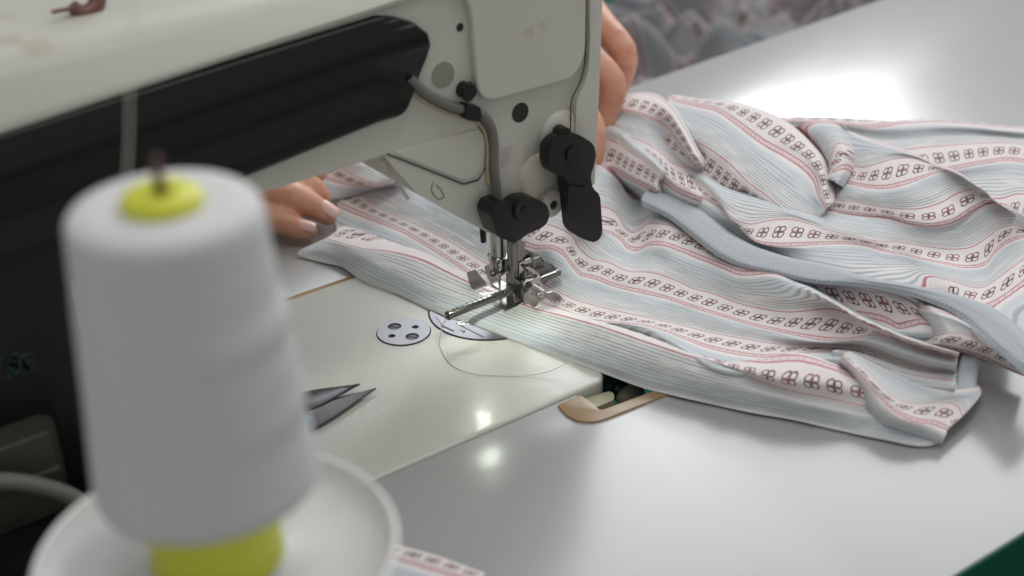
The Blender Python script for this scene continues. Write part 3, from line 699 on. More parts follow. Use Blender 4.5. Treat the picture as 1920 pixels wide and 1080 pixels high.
# ================================================================== GARMENT (sheets lofted through traced folds)
def fsheet(name, curves, parent, mat, n=None, sub=9, thick=.038, dive=0, dive0=0, urep=None, rough=.0, uvscale=1.0, zadd=0.0, vdir=1):
    """curves: (z, v, [(px,py[,z[,v]])...]) from one side of the cloth to the other"""
    C_ = []
    for z0, v0, pts in curves:
        zs = z0 if isinstance(z0, list) else None; vs = v0 if isinstance(v0, list) else None
        row = []
        for p in pts:
            z = p[2] if len(p) > 2 and p[2] is not None else (np.interp(p[0], [a for a, _ in zs], [b for _, b in zs]) if zs else z0)
            v = p[3] if len(p) > 3 else (np.interp(p[0], [a for a, _ in vs], [b for _, b in vs]) if vs else v0)
            row.append((p[0], p[1], z, v))
        C_.append(row)
    if n is None:
        L = max(sum(math.hypot(a[0]-b[0], a[1]-b[1]) for a, b in zip(r, r[1:])) for r in C_); n = int(max(20, min(260, L/4.5)))
    G = np.stack([crom(r, n) for r in C_])                     # K, n, 4
    K = G.shape[0]; rows = []
    for k in range(K-1):
        a, b = G[k], G[k+1]
        ma = (G[k+1]-G[k-1])/2 if k > 0 else (b-a); mb = (G[k+2]-G[k])/2 if k < K-2 else (b-a)
        for j in range(sub+(1 if k == K-2 else 0)):
            s = j/sub
            rows.append((2*s**3-3*s**2+1)*a+(s**3-2*s**2+s)*ma+(-2*s**3+3*s**2)*b+(s**3-s**2)*mb)
    G = np.stack(rows); R, N = G.shape[:2]
    for _ in range(2):                                          # relax heights and positions a little
        Gi = G.copy(); Gi[1:-1] = .5*G[1:-1]+.25*(G[2:]+G[:-2]); Gi[:, 1:-1] = .5*Gi[:, 1:-1]+.25*(Gi[:, 2:]+Gi[:, :-2]); G[:, :, 2] = Gi[:, :, 2]
    t_ = np.linspace(0, 1, N); G[:, :, 2] -= dive*np.clip((t_-.80)/.20, 0, 1)**2+dive0*np.clip((.25-t_)/.25, 0, 1)**2
    W = np.empty((R, N, 3))
    for r in range(R):
        for c in range(N):
            x, y, z, v = G[r, c]
            if rough:
                q = Vector((x*.011, y*.022, hash(name) % 7*0+3.1)); z += rough*(mnoise.noise(q)+.5*mnoise.noise(q*2.3))
            W[r, c] = P(x, y, z+zadd)
    mid = W.mean(axis=0); arc = np.r_[0, np.cumsum(np.linalg.norm(np.diff(mid, axis=0), axis=1))]
    if urep == 'dir':
        d = np.array([.28, -.96, 0]); U = W@d
    else: U = np.repeat(arc[None], R, 0)
    if vdir == 'plain':
        V = np.repeat(np.linspace(0, 1, R)[:, None], N, 1)
    else: V = G[:, :, 3]+8
    me = bpy.data.meshes.new(name)
    idx = np.arange(R*N).reshape(R, N)
    faces = np.stack([idx[:-1, :-1], idx[:-1, 1:], idx[1:, 1:], idx[1:, :-1]], -1).reshape(-1, 4)
    me.from_pydata(W.reshape(-1, 3).tolist(), [], faces.tolist())
    uv = me.uv_layers.new(name="cloth"); li = np.empty(len(me.loops), dtype=np.int32); me.loops.foreach_get('vertex_index', li)
    UV = np.stack([U.ravel(), V.ravel()], -1)[li]; uv.data.foreach_set('uv', UV.astype(np.float32).ravel())
    me.update()
    if sum(p.normal.z for p in me.polygons) < 0: me.flip_normals()
    o = obj(name, me, mat, parent, angle=180)
    md = o.modifiers.new('thickness', 'SOLIDIFY'); md.thickness = thick*S; md.offset = -1
    return o

gm = empty('garment', (5, -5, 0), 'pale blue and pink striped knit garment with clover print heaped under the needle', 'garment')
FB = M['fabric']
NXL = [(560, .15), (700, .2), (900, .12), (1000, .15), (1200, .25), (1700, .2)]
fsheet('hem_flap', [
 (.02, [(555, .47), (1770, .47)], [(560, 481), (605, 492), (645, 503), (665, 518), (755, 557), (812, 585), (904, 617), (1004, 655), (1064, 675), (1144, 705), (1204, 727), (1264, 742), (1334, 758), (1404, 773), (1484, 787), (1564, 805), (1654, 824), (1742, 836), (1768, 830)]),
 (.16, .49, [(557, 475), (602, 484), (642, 497), (662, 512), (752, 551), (810, 579), (902, 610), (1002, 648), (1062, 668), (1142, 698), (1202, 720), (1262, 735), (1332, 751), (1402, 766), (1482, 780), (1562, 797), (1652, 816), (1740, 828), (1769, 822)]),
 ([(560, .25), (640, .6), (800, .35), (900, .3), (1000, .35), (1150, .55), (1600, .5), (1680, .25), (1770, .12)], .55, [(566, 467), (610, 474), (655, 490), (690, 510), (760, 541), (820, 570), (905, 600), (1000, 634), (1060, 655), (1140, 683), (1200, 704), (1260, 721), (1330, 738), (1400, 753), (1480, 768), (1560, 784), (1650, 802), (1740, 814), (1770, 808)]),
 ([(560, .3), (660, 1.0), (760, .85), (900, .42), (1000, .5), (1150, 1.1), (1300, 1.25), (1600, .9), (1680, .4), (1770, .12)], .76, [(590, 456), (625, 462), (670, 477), (705, 490), (765, 515), (820, 540), (905, 570), (1000, 605), (1060, 625), (1135, 650), (1200, 672), (1260, 692), (1330, 712), (1400, 730), (1480, 750), (1560, 767), (1640, 783), (1735, 797), (1770, 795)]),
 ([(560, .3), (660, 1.15), (790, 1.0), (900, .5), (1000, .6), (1150, 1.5), (1300, 1.7), (1600, .9), (1680, .4), (1770, .12)], .985, [(610, 447), (645, 457), (680, 466), (720, 470), (790, 487), (850, 516), (920, 548), (1000, 578), (1050, 591), (1125, 612), (1210, 641), (1270, 661), (1330, 681), (1400, 705), (1480, 732), (1560, 748), (1625, 762), (1715, 776), (1768, 780)]),
 ([(560, .3), (660, 1.0), (790, .8), (900, .5), (1000, .6), (1150, 1.4), (1300, 1.7), (1440, 1.9), (1560, 1.9), (1640, 1.0), (1770, .15)], [(620, 1.18), (690, 1.10), (760, 1.0), (1000, 1.02), (1300, 1.05), (1400, 1.12), (1480, 1.2), (1700, 1.2)], [(625, 437), (655, 443), (690, 452), (725, 463), (795, 483), (853, 512), (925, 545), (1000, 573), (1050, 587), (1122, 608), (1205, 634), (1265, 655), (1328, 674), (1392, 695), (1450, 710), (1520, 715), (1590, 730), (1680, 748), (1765, 765)]),
 ([(560, .3), (660, .8), (790, .6), (900, .45), (1000, .5), (1150, 1.25), (1300, 1.5), (1440, 2.0), (1560, 2.0), (1640, 1.1), (1770, .15)], [(620, 1.34), (690, 1.18), (760, 1.02), (1000, 1.04), (1300, 1.1), (1380, 1.25), (1480, 1.36), (1700, 1.36)], [(632, 428), (662, 434), (697, 444), (735, 458), (800, 479), (856, 509), (930, 542), (1002, 570), (1050, 584), (1118, 603), (1195, 626), (1255, 646), (1318, 667), (1375, 684), (1430, 688), (1500, 677), (1560, 692), (1640, 726), (1750, 750)]),
 ([(560, .25), (660, .55), (790, .4), (900, .35), (1000, .4), (1150, 1.0), (1300, 1.2), (1440, 1.6), (1560, 1.7), (1640, .9), (1770, .15)], [(620, 1.43), (690, 1.24), (760, 1.04), (1000, 1.06), (1300, 1.15), (1380, 1.35), (1480, 1.45), (1700, 1.45)], [(640, 421), (672, 430), (705, 441), (743, 456), (803, 476), (858, 506), (932, 538), (1005, 566), (1050, 580), (1115, 600), (1190, 621), (1250, 640), (1312, 661), (1370, 677), (1430, 672), (1500, 662), (1565, 682), (1645, 718), (1745, 742)]),
], gm, FB, urep='dir', rough=.05)

AZ = [(620, .3), (900, .35), (1050, .5), (1300, .9), (1500, 1.2), (1800, 1.4)]
fsheet('front_panel', [
 ([(620, .1), (900, .25), (1100, .5), (1250, .9), (1400, 1.3), (1700, 1.2)], .60, [(632, 470, .05), (672, 480, .05), (720, 500, .05), (760, 515, .05), (800, 525, .05), (850, 540, .05), (930, 565, .05), (1000, 595, .1), (1050, 610, .1), (1110, 625, .2), (1130, 628, .3), (1170, 632, .4), (1212, 645, .5), (1250, 660, .6), (1282, 675, .7), (1325, 700, .8), (1375, 712, .9), (1440, 715, 1), (1500, 705, 1), (1540, 700, 1), (1600, 705, 1), (1680, 735, .8), (1790, 745, .7)]),
 ([(620, .2), (720, .3), (900, .30), (1100, .55), (1212, 1.35), (1325, 1.75), (1440, 1.7), (1700, 1.4)], [(620, .6), (760, .66), (850, .56), (930, .47), (1050, .44), (1130, .46), (1250, .66), (1400, .68), (1440, .60), (1600, .6)], [(628, 425), (665, 445), (720, 467), (760, 482), (800, 497), (850, 515), (930, 552), (1000, 577), (1050, 590), (1110, 606), (1130, 607), (1170, 609), (1212, 619), (1250, 638), (1282, 657), (1325, 682), (1375, 695), (1440, 692), (1500, 677), (1540, 672), (1600, 678), (1680, 712), (1790, 728)]),
 ([(620, .35), (720, .5), (900, .35), (1100, .6), (1212, 1.2), (1325, 1.1), (1440, 1.1), (1700, 1.4)], .39, [(632, 380), (645, 387), (680, 402), (720, 417), (748, 429), (800, 458), (850, 490), (900, 523), (930, 543), (1000, 565), (1050, 581), (1105, 600), (1150, 605), (1212, 610), (1250, 621), (1290, 636), (1320, 647), (1350, 655), (1385, 662), (1425, 667), (1475, 665), (1520, 661), (1590, 662), (1650, 682), (1710, 702), (1792, 714)]),
 ([(620, .5), (700, .75), (800, .6), (900, .35), (1030, .45), (1150, .75), (1325, .85), (1440, .9), (1600, 1.1), (1790, 1.0)], -.015, [(650, 346), (680, 367), (700, 383), (745, 405), (790, 425), (830, 445), (870, 468), (910, 493), (960, 515), (1015, 530), (1047, 547), (1080, 562), (1120, 574), (1175, 587), (1235, 600), (1272, 608), (1325, 622), (1390, 634), (1440, 643), (1500, 646), (1560, 648), (1620, 655), (1680, 678), (1735, 694), (1793, 700)]),
 ([(620, .8), (740, 1.2), (900, .8), (1000, .8), (1040, 1.1), (1090, .55), (1200, .8), (1325, 1.0), (1440, 1.1), (1640, 2.2)], -.35, [(670, 325), (705, 348), (745, 371), (790, 392), (845, 420), (890, 445), (940, 470), (985, 487), (1025, 495), (1050, 506), (1075, 528), (1110, 545), (1165, 560), (1222, 572), (1270, 582), (1320, 598), (1395, 618), (1440, 628), (1490, 637), (1545, 642), (1620, 640), (1680, 656), (1740, 674), (1794, 684)]),
 ([(620, 1.2), (800, 1.4), (960, 1.3), (1037, 1.6), (1060, 1.3), (1090, .7), (1200, .9), (1325, 1.1), (1440, 1.2), (1560, 1.6), (1655, 2.3), (1795, 1.9)], -.61, [(680, 300), (715, 318), (760, 340), (805, 362), (860, 392), (910, 420), (955, 440), (1000, 462), (1037, 464), (1055, 473), (1072, 496), (1087, 512), (1115, 520), (1155, 535), (1210, 548), (1250, 558), (1310, 578), (1360, 593), (1410, 608), (1440, 615), (1477, 623), (1515, 631), (1555, 636), (1600, 635), (1640, 627), (1670, 632), (1715, 650), (1755, 661), (1796, 672)]),
 ([(620, 1.5), (800, 1.7), (1040, 1.9), (1072, 1.5), (1110, 1.1), (1150, 1.0), (1222, 1.25), (1325, 1.25), (1440, 1.3), (1560, 1.8), (1640, 2.6)], -1.015, [(735, 245), (775, 268), (810, 295), (865, 335), (920, 372), (960, 392), (1000, 412), (1040, 425), (1072, 442), (1090, 470), (1110, 485), (1140, 492), (1175, 508), (1222, 511), (1260, 523), (1300, 541), (1335, 550), (1380, 567), (1440, 581), (1477, 585), (1520, 582), (1556, 579), (1588, 587), (1640, 615), (1690, 637), (1745, 654), (1797, 667)]),
 ([(620, 1.8), (800, 2.0), (1060, 2.2), (1110, 1.8), (1160, .9), (1200, .9), (1230, 1.5), (1325, 1.6), (1440, 1.9), (1500, 2.3), (1610, 2.8)], [(700, -1.35), (1380, -1.35), (1440, -1.3), (1500, -1.25), (1560, -1.12), (1620, -.93), (1660, -.75), (1720, -.68)], [(750, 235), (800, 262), (840, 290), (890, 325), (940, 355), (985, 378), (1030, 395), (1070, 405), (1105, 425), (1130, 452), (1155, 475), (1190, 486), (1220, 484), (1250, 492), (1290, 508), (1335, 524), (1380, 540), (1430, 550), (1475, 558), (1520, 560), (1565, 572), (1602, 594), (1642, 613), (1692, 634), (1746, 651), (1798, 664)]),
 ([(620, 2.1), (1060, 2.4), (1115, 2.2), (1160, 1.1), (1200, .9), (1235, 1.8), (1325, 2.0), (1422, 2.4), (1560, 2.9)], [(700, -1.61), (1410, -1.61), (1440, -1.5), (1500, -1.3), (1575, -1.06), (1620, -.93), (1660, -.78), (1720, -.72)], [(760, 225), (820, 250), (870, 280), (920, 310), (970, 340), (1015, 360), (1060, 385), (1112, 430), (1140, 434), (1162, 446), (1180, 464), (1197, 467), (1214, 458), (1240, 456), (1272, 466), (1310, 481), (1360, 501), (1385, 511), (1440, 521), (1475, 530), (1515, 541), (1565, 570), (1602, 592), (1644, 611), (1693, 632), (1747, 649), (1798, 662)]),
 ([(620, 2.3), (1060, 2.6), (1120, 2.5), (1165, 1.2), (1195, .9), (1235, 2.0), (1325, 2.2), (1560, 2.7)], [(700, -2.015), (1300, -2.015), (1400, -1.8), (1600, -1.3)], [(790, 210), (850, 235), (900, 262), (950, 290), (1000, 318), (1040, 335), (1075, 352), (1120, 386), (1140, 390), (1160, 404), (1171, 426), (1184, 436), (1200, 432), (1212, 421), (1240, 420), (1285, 432), (1330, 452), (1380, 480), (1430, 500), (1475, 520), (1516, 534, 1.9), (1568, 564, 1.8), (1605, 587, 1.7), (1647, 608, 1.6), (1695, 629, 1.5), (1799, 660, 1)]),
 ([(620, 2.5), (1060, 2.8), (1120, 2.9), (1165, 1.3), (1200, .6), (1235, 1.6), (1325, 1.8), (1560, 2.3)], [(700, -2.4), (1300, -2.3), (1400, -2.0), (1600, -1.5)], [(810, 190), (870, 215), (930, 245), (985, 270), (1030, 290), (1075, 310), (1105, 325), (1125, 345), (1145, 352), (1160, 372), (1176, 396), (1192, 402), (1208, 396), (1225, 390), (1260, 400), (1300, 425), (1345, 458), (1390, 484), (1440, 500), (1480, 517), (1518, 532, 1.5), (1570, 562, 1.4), (1607, 585, 1.3), (1649, 606, 1.2), (1697, 627, 1.1), (1799, 658, .7)]),
 ([(620, 2.6), (1060, 2.8), (1120, 3.0), (1165, 1.5), (1200, .5), (1260, .9), (1560, 2.0)], [(700, -2.7), (1300, -2.6), (1600, -2.0)], [(830, 170), (890, 195), (950, 222), (1010, 245), (1060, 270), (1100, 290), (1130, 305), (1148, 318), (1165, 340), (1180, 365), (1195, 370), (1215, 365), (1240, 370), (1290, 395), (1340, 435), (1390, 468), (1440, 495), (1485, 515), (1520, 531, .8), (1572, 560, .7), (1609, 583, .7), (1651, 604, .6), (1699, 625, .6), (1799, 656, .4)]),
], gm, FB, urep='dir', rough=.07, n=250)

fsheet('inner_fold', [
 (.5, .7, [(1520, 640), (1600, 640), (1680, 650), (1740, 650), (1800, 670), (1840, 675)]),
 ([(1550, .9), (1720, 1.5), (1830, 1.0)], .50, [(1530, 590), (1600, 608), (1660, 618), (1700, 622), (1760, 630), (1835, 650)]),
 ([(1550, 1.0), (1690, 1.0), (1725, 1.7), (1830, 1.2)], .39, [(1545, 570), (1590, 586), (1640, 593), (1668, 602), (1688, 613), (1704, 608), (1730, 602), (1760, 611), (1790, 620), (1830, 640)]),
 ([(1550, 1.5), (1690, 1.6), (1830, 1.4)], .19, [(1518, 543), (1546, 551), (1575, 554), (1603, 561), (1630, 564), (1652, 568), (1668, 570), (1690, 580), (1720, 588), (1750, 598), (1800, 615)]),
 ([(1550, 1.8), (1690, 2.0), (1830, 1.6)], -.01, [(1500, 520), (1560, 528), (1615, 538), (1645, 544), (1675, 551), (1700, 561), (1718, 574), (1732, 588), (1770, 602)]),
 (1.6, -.4, [(1490, 505), (1560, 512), (1620, 524), (1680, 535), (1720, 550), (1760, 575), (1790, 590)]),
], gm, FB, rough=.04)

fsheet('side_fold', [
 (.5, [(1730, .55), (1920, .35)], [(1715, 655), (1770, 662), (1805, 668), (1845, 678), (1880, 690), (1925, 708)]),
 (1.3, [(1730, .45), (1920, .3)], [(1700, 648), (1765, 652), (1805, 658), (1840, 667), (1880, 682), (1928, 703)]),
 (2.0, [(1730, .2), (1920, .15)], [(1715, 641), (1775, 636), (1820, 645), (1855, 658), (1890, 674), (1928, 694)]),
 (2.3, [(1730, 0), (1920, 0)], [(1735, 635), (1785, 625), (1825, 632), (1862, 648), (1895, 665), (1928, 684)]),
 (2.5, [(1700, -.35), (1920, -.2)], [(1715, 600), (1755, 602), (1800, 612), (1850, 636), (1890, 660), (1928, 678)]),
 (2.7, [(1690, -.6), (1920, -.4)], [(1700, 575), (1745, 583), (1795, 600), (1848, 630), (1890, 655), (1928, 672)]),
 (2.4, [(1690, -.9), (1920, -.6)], [(1690, 556), (1735, 568), (1785, 585), (1840, 615), (1885, 645), (1928, 664)]),
], gm, FB, rough=.03, dive0=2.2)

fsheet('inner_sleeve', [
 (.9, .95, [(1570, 690), (1620, 712), (1680, 735), (1740, 745), (1800, 745)]),
 ([(1580, 1.6), (1790, 1.3)], .56, [(1560, 662), (1600, 667), (1650, 683), (1700, 699), (1740, 706), (1792, 710)]),
 ([(1580, 1.5), (1790, 1.2)], .47, [(1565, 656), (1605, 661), (1655, 677), (1705, 693), (1745, 700), (1794, 702)]),
 (.7, .38, [(1580, 652), (1620, 660), (1665, 676), (1710, 693), (1750, 698), (1795, 697)]),
], gm, FB, rough=.03)
fsheet('sleeve_band', [
 (.15, 0, [(1786, 742), (1788, 715), (1793, 690), (1800, 664)]),
 (.9, 0, [(1790, 739), (1792, 714), (1797, 688), (1804, 660)]),
 (1.0, 0, [(1806, 738), (1809, 712), (1813, 688), (1818, 662)]),
 (.9, 0, [(1826, 734), (1829, 710), (1832, 688), (1834, 666)]),
 (.2, 0, [(1832, 733), (1834, 710), (1837, 688), (1838, 670)]),
], gm, M['cuffband'], vdir='plain')
fsheet('turned_cuff', [
 (.10, .62, [(1578, 690), (1598, 715), (1616, 745), (1632, 775), (1650, 797), (1690, 812), (1735, 824), (1764, 833)]),
 ([(1578, 1.6), (1650, .6), (1770, .35)], .55, [(1573, 680), (1597, 707), (1616, 737), (1630, 766), (1650, 790), (1690, 804), (1735, 817), (1767, 829)]),
 ([(1578, 2.3), (1640, 1.4), (1770, .7)], .46, [(1576, 671), (1606, 703), (1630, 736), (1652, 764), (1680, 785), (1715, 797), (1750, 806), (1773, 817)]),
 ([(1578, 2.5), (1640, 1.7), (1770, .8)], .39, [(1580, 667), (1614, 702), (1642, 735), (1672, 763), (1697, 779), (1722, 789), (1750, 792), (1779, 803)]),
 ([(1578, 2.4), (1640, 1.9), (1800, .8)], -.015, [(1584, 662), (1624, 696), (1658, 730), (1692, 752), (1730, 757), (1768, 754), (1796, 762), (1805, 780)]),
 ([(1578, 2.2), (1640, 1.8), (1838, .9)], -.45, [(1590, 660), (1640, 688), (1690, 715), (1735, 734), (1775, 741), (1812, 740), (1832, 741), (1830, 752)]),
 ([(1578, 1.9), (1640, 1.6), (1838, .9)], -.58, [(1592, 658), (1643, 682), (1695, 706), (1745, 724), (1785, 730), (1818, 727), (1836, 726), (1840, 738)]),
 ([(1578, 1.2), (1640, .9), (1838, .5)], -.66, [(1596, 656), (1648, 679), (1698, 703), (1748, 721), (1787, 726), (1819, 724), (1836, 723), (1842, 734)]),
], gm, FB, rough=.02)

# upper layers
fsheet('upper_panel', [
 (1.9, [(1200, .8), (1440, .80), (1600, .85), (1700, 1.0), (1780, 1.2), (1850, 1.45), (1925, 1.65)], [(1215, 372), (1260, 392), (1310, 420), (1360, 445), (1410, 470), (1460, 490), (1520, 508), (1590, 525), (1660, 545), (1730, 562), (1790, 583), (1860, 620), (1925, 680)]),
 (2.2, [(1200, .75), (1440, .75), (1600, .78), (1700, .93), (1760, 1.05), (1850, 1.40), (1925, 1.60)], [(1225, 362), (1275, 382), (1320, 408), (1370, 432), (1420, 462), (1470, 478), (1530, 492), (1600, 508), (1665, 522), (1740, 542), (1800, 564), (1860, 590), (1925, 640)]),
 ([(1240, 2.2), (1340, 2.8), (1440, 2.7), (1600, 2.2), (1700, 2.0), (1760, 2.6), (1850, 2.0), (1925, 2.4)], [(1300, .5), (1440, .55), (1600, .62), (1700, .78), (1725, .90), (1800, 1.1), (1880, 1.39), (1925, 1.39)], [(1240, 350), (1290, 370), (1345, 400), (1385, 425), (1435, 455), (1485, 468), (1545, 475), (1605, 483), (1655, 496), (1700, 502), (1735, 512), (1780, 530), (1845, 560), (1885, 555), (1925, 525)]),
 ([(1240, 2.4), (1340, 3.0), (1440, 2.9), (1600, 2.4), (1700, 2.2), (1760, 2.5), (1850, 1.9), (1925, 2.6)], [(1300, .40), (1640, .39), (1700, .42), (1925, .42)], [(1250, 338), (1300, 360), (1350, 390), (1390, 432), (1415, 452), (1450, 459), (1490, 459), (1540, 456), (1600, 456), (1625, 460), (1660, 470), (1700, 479), (1725, 486), (1765, 494), (1820, 502), (1848, 496), (1868, 472), (1888, 456), (1925, 443)]),
 ([(1240, 2.6), (1340, 3.3), (1440, 3.3), (1600, 2.7), (1700, 2.4), (1785, 2.2), (1880, 2.6), (1925, 2.9)], -.015, [(1262, 320), (1312, 345), (1345, 375), (1372, 408), (1405, 420), (1440, 414), (1480, 411), (1508, 417), (1555, 432), (1600, 442), (1645, 452), (1690, 455), (1735, 462), (1785, 467), (1825, 462), (1852, 444), (1877, 427), (1902, 422), (1925, 428)]),
 ([(1240, 2.6), (1340, 3.5), (1440, 3.5), (1600, 2.7), (1700, 2.7), (1800, 2.5), (1880, 3.1), (1925, 3.3)], [(1240, -.25), (1440, -.3), (1600, -.35), (1925, -.35)], [(1268, 305), (1318, 335), (1350, 362), (1385, 377), (1420, 383), (1455, 390), (1490, 401), (1530, 413), (1575, 418), (1620, 423), (1665, 430), (1710, 437), (1755, 441), (1800, 438), (1838, 418), (1870, 400), (1900, 400), (1930, 412)]),
 ([(1240, 2.0), (1340, 3.3), (1440, 3.2), (1580, 2.4), (1700, 3.0), (1800, 2.9), (1860, 3.4), (1925, 3.3)], [(1240, -.40), (1440, -.45), (1560, -.58), (1600, -.61), (1925, -.61)], [(1270, 285), (1322, 325), (1355, 349), (1388, 360), (1425, 367), (1460, 378), (1495, 390), (1540, 394), (1580, 397), (1620, 402), (1665, 406), (1705, 417), (1752, 421), (1790, 412), (1824, 391), (1850, 379), (1880, 380), (1908, 395), (1930, 408)]),
], gm, FB, rough=.07, n=230)
fsheet('upper_ridge', [
 (2.3, .45, [(1535, 402), (1580, 407), (1620, 412), (1665, 416), (1705, 427), (1752, 431), (1792, 422), (1826, 402), (1858, 388), (1905, 412)]),
 ([(1540, 2.4), (1700, 3.1), (1860, 3.5)], .39, [(1535, 392), (1580, 397), (1620, 402), (1665, 406), (1705, 417), (1752, 421), (1790, 412), (1824, 391), (1856, 377), (1900, 400)]),
 ([(1540, 2.6), (1700, 3.5), (1840, 3.9)], -.01, [(1540, 372), (1585, 377), (1625, 383), (1660, 389), (1692, 392), (1728, 391), (1765, 380), (1800, 361), (1832, 356), (1866, 378)]),
 ([(1540, 2.7), (1700, 4.0), (1820, 4.2)], -.35, [(1550, 355), (1590, 360), (1628, 366), (1665, 368), (1700, 364), (1740, 350), (1775, 336), (1800, 333), (1828, 347), (1850, 362)]),
 ([(1540, 2.7), (1700, 4.2), (1800, 4.4)], -.61, [(1560, 336), (1592, 342), (1625, 349), (1658, 351), (1695, 343), (1730, 332), (1762, 322), (1790, 325), (1815, 338), (1838, 354)]),
 ([(1540, 2.7), (1640, 4.1), (1780, 4.6)], -1.015, [(1575, 305), (1595, 311), (1622, 313), (1650, 305), (1676, 298), (1702, 296), (1735, 304), (1765, 315), (1795, 327), (1825, 346)]),
 ([(1540, 3.0), (1640, 4.4), (1780, 4.5)], -1.35, [(1582, 278), (1602, 283), (1632, 283), (1662, 285), (1690, 288), (1715, 294), (1742, 305), (1768, 314), (1795, 325), (1820, 342)]),
 ([(1540, 3.2), (1640, 4.4), (1780, 4.4)], -1.5, [(1575, 240), (1598, 253), (1632, 265), (1665, 275), (1694, 285), (1718, 294), (1744, 305), (1770, 315), (1796, 326), (1818, 340)]),
 (3.9, -1.7, [(1580, 237), (1605, 250), (1640, 262), (1672, 272), (1700, 282), (1725, 292), (1750, 303), (1776, 313), (1800, 324), (1822, 338)]),
], gm, FB, rough=.06)
fsheet('back_slope', [
 (2.5, .7, [(1290, 360), (1330, 385), (1380, 400), (1430, 415), (1480, 430), (1530, 440)]),
 ([(1240, 3.0), (1400, 2.6), (1500, 2.6)], .39, [(1245, 285), (1275, 308), (1305, 328), (1328, 346), (1352, 366), (1377, 373), (1400, 372), (1435, 392), (1480, 412), (1530, 430)]),
 ([(1240, 3.6), (1400, 3.4), (1500, 2.7)], .19, [(1248, 260), (1278, 276), (1302, 287), (1325, 305), (1347, 323), (1372, 343), (1405, 362), (1440, 385), (1485, 404), (1532, 420)]),
 ([(1240, 4.0), (1350, 4.2), (1450, 3.5), (1500, 2.9)], -.01, [(1252, 235), (1282, 255), (1306, 266), (1331, 280), (1367, 307), (1405, 344), (1440, 369), (1475, 396), (1505, 405), (1536, 408)]),
 ([(1240, 4.2), (1330, 4.6), (1440, 4.1), (1520, 3.2)], [(1240, -.25), (1520, -.36)], [(1256, 212), (1285, 228), (1318, 242), (1352, 258), (1388, 285), (1422, 312), (1452, 335), (1485, 358), (1515, 378), (1545, 398)]),
 ([(1240, 4.3), (1345, 4.9), (1440, 4.5), (1530, 3.8), (1560, 3.0)], -.61, [(1250, 184), (1300, 195), (1345, 205), (1385, 232), (1430, 265), (1480, 293), (1508, 312), (1528, 336), (1536, 366), (1548, 392)]),
 ([(1240, 4.1), (1345, 4.9), (1440, 4.8), (1540, 4.2), (1560, 3.2)], -.81, [(1255, 181), (1310, 190), (1355, 197), (1398, 213), (1440, 235), (1485, 268), (1518, 292), (1538, 320), (1546, 350), (1555, 388)]),
 ([(1240, 3.6), (1345, 4.4), (1440, 4.6), (1540, 4.2), (1560, 3.2)], -.98, [(1260, 178), (1312, 186), (1362, 190), (1405, 200), (1450, 216), (1488, 240), (1522, 272), (1545, 300), (1556, 335), (1562, 380)]),
 (3.2, -1.05, [(1264, 177), (1315, 185), (1364, 189), (1408, 199), (1453, 215), (1492, 239), (1526, 271), (1550, 300), (1561, 335), (1566, 380)]),
], gm, FB, rough=.06)
fsheet('loop_fold', [
 (2.6, [(1490, -.5), (1600, .4)], [(1480, 238, 3.2, -.75), (1505, 262, 3.0, -.7), (1530, 290, 2.8, -.6), (1548, 318, 2.7, -.4), (1548, 345, 2.6, -.2)]),
 (4.2, -.5, [(1497, 235, 4.2, -.65), (1525, 255, 4.3, -.5), (1547, 285, 4.2, -.25), (1558, 315, 4.0, .2), (1550, 338, 3.6, .5)]),
 (4.6, -.5, [(1520, 228, 4.7, -.65), (1548, 245, 4.8, -.35), (1568, 272, 4.8, .0), (1575, 305, 4.5, .3), (1560, 338, 4.0, .55)]),
 (4.5, -.5, [(1552, 228, 4.6, -.65), (1572, 245, 4.7, -.35), (1588, 272, 4.7, .0), (1590, 308, 4.3, .35), (1572, 345, 3.9, .6)]),
 (3.6, -.5, [(1570, 232, 3.8, -.65), (1588, 250, 3.8, -.35), (1600, 278, 3.7, .0), (1600, 315, 3.5, .35), (1582, 352, 3.1, .6)]),
], gm, FB, rough=.03)
fsheet('gathered_fold', [
 (1.0, .8, [(1120, 305), (1160, 335), (1195, 362), (1230, 390), (1270, 410), (1320, 435)]),
 ([(1120, 2.5), (1240, 3.3), (1340, 3.3)], .39, [(1130, 280), (1170, 297), (1212, 318), (1243, 336), (1270, 356), (1305, 371), (1340, 382)]),
 ([(1120, 2.8), (1240, 3.6), (1340, 3.6)], .19, [(1140, 262), (1178, 276), (1208, 286), (1236, 305), (1258, 323), (1285, 338), (1325, 352)]),
 ([(1120, 3.4), (1240, 3.6), (1300, 2.9)], -.01, [(1140, 238), (1172, 254), (1206, 266), (1240, 287), (1266, 309), (1290, 316), (1318, 330)]),
 ([(1120, 3.9), (1200, 4.1), (1250, 3.4), (1290, 3.0)], -.40, [(1145, 212), (1180, 220), (1212, 233), (1238, 248), (1258, 272), (1285, 294), (1312, 318)]),
 ([(1120, 4.2), (1200, 4.4), (1250, 4.0), (1290, 4.0)], -.61, [(1148, 203), (1185, 208), (1218, 220), (1246, 234), (1268, 260), (1290, 290), (1315, 325)]),
 ([(1120, 4.3), (1200, 4.5), (1250, 4.6), (1290, 4.6)], -.81, [(1152, 196), (1188, 197), (1220, 205), (1250, 222), (1274, 252), (1296, 287), (1322, 326)]),
 ([(1120, 4.2), (1200, 4.3), (1250, 4.9), (1290, 4.9), (1340, 4.2)], -.95, [(1158, 186), (1190, 180), (1222, 183), (1254, 205), (1280, 243), (1302, 282), (1330, 325)]),
 ([(1120, 3.6), (1200, 3.6), (1250, 4.3), (1290, 4.4), (1340, 3.6)], -1.1, [(1165, 178), (1195, 173), (1230, 176), (1260, 196), (1288, 238), (1310, 280), (1338, 325)]),
], gm, FB, rough=.05, dive=2.2)
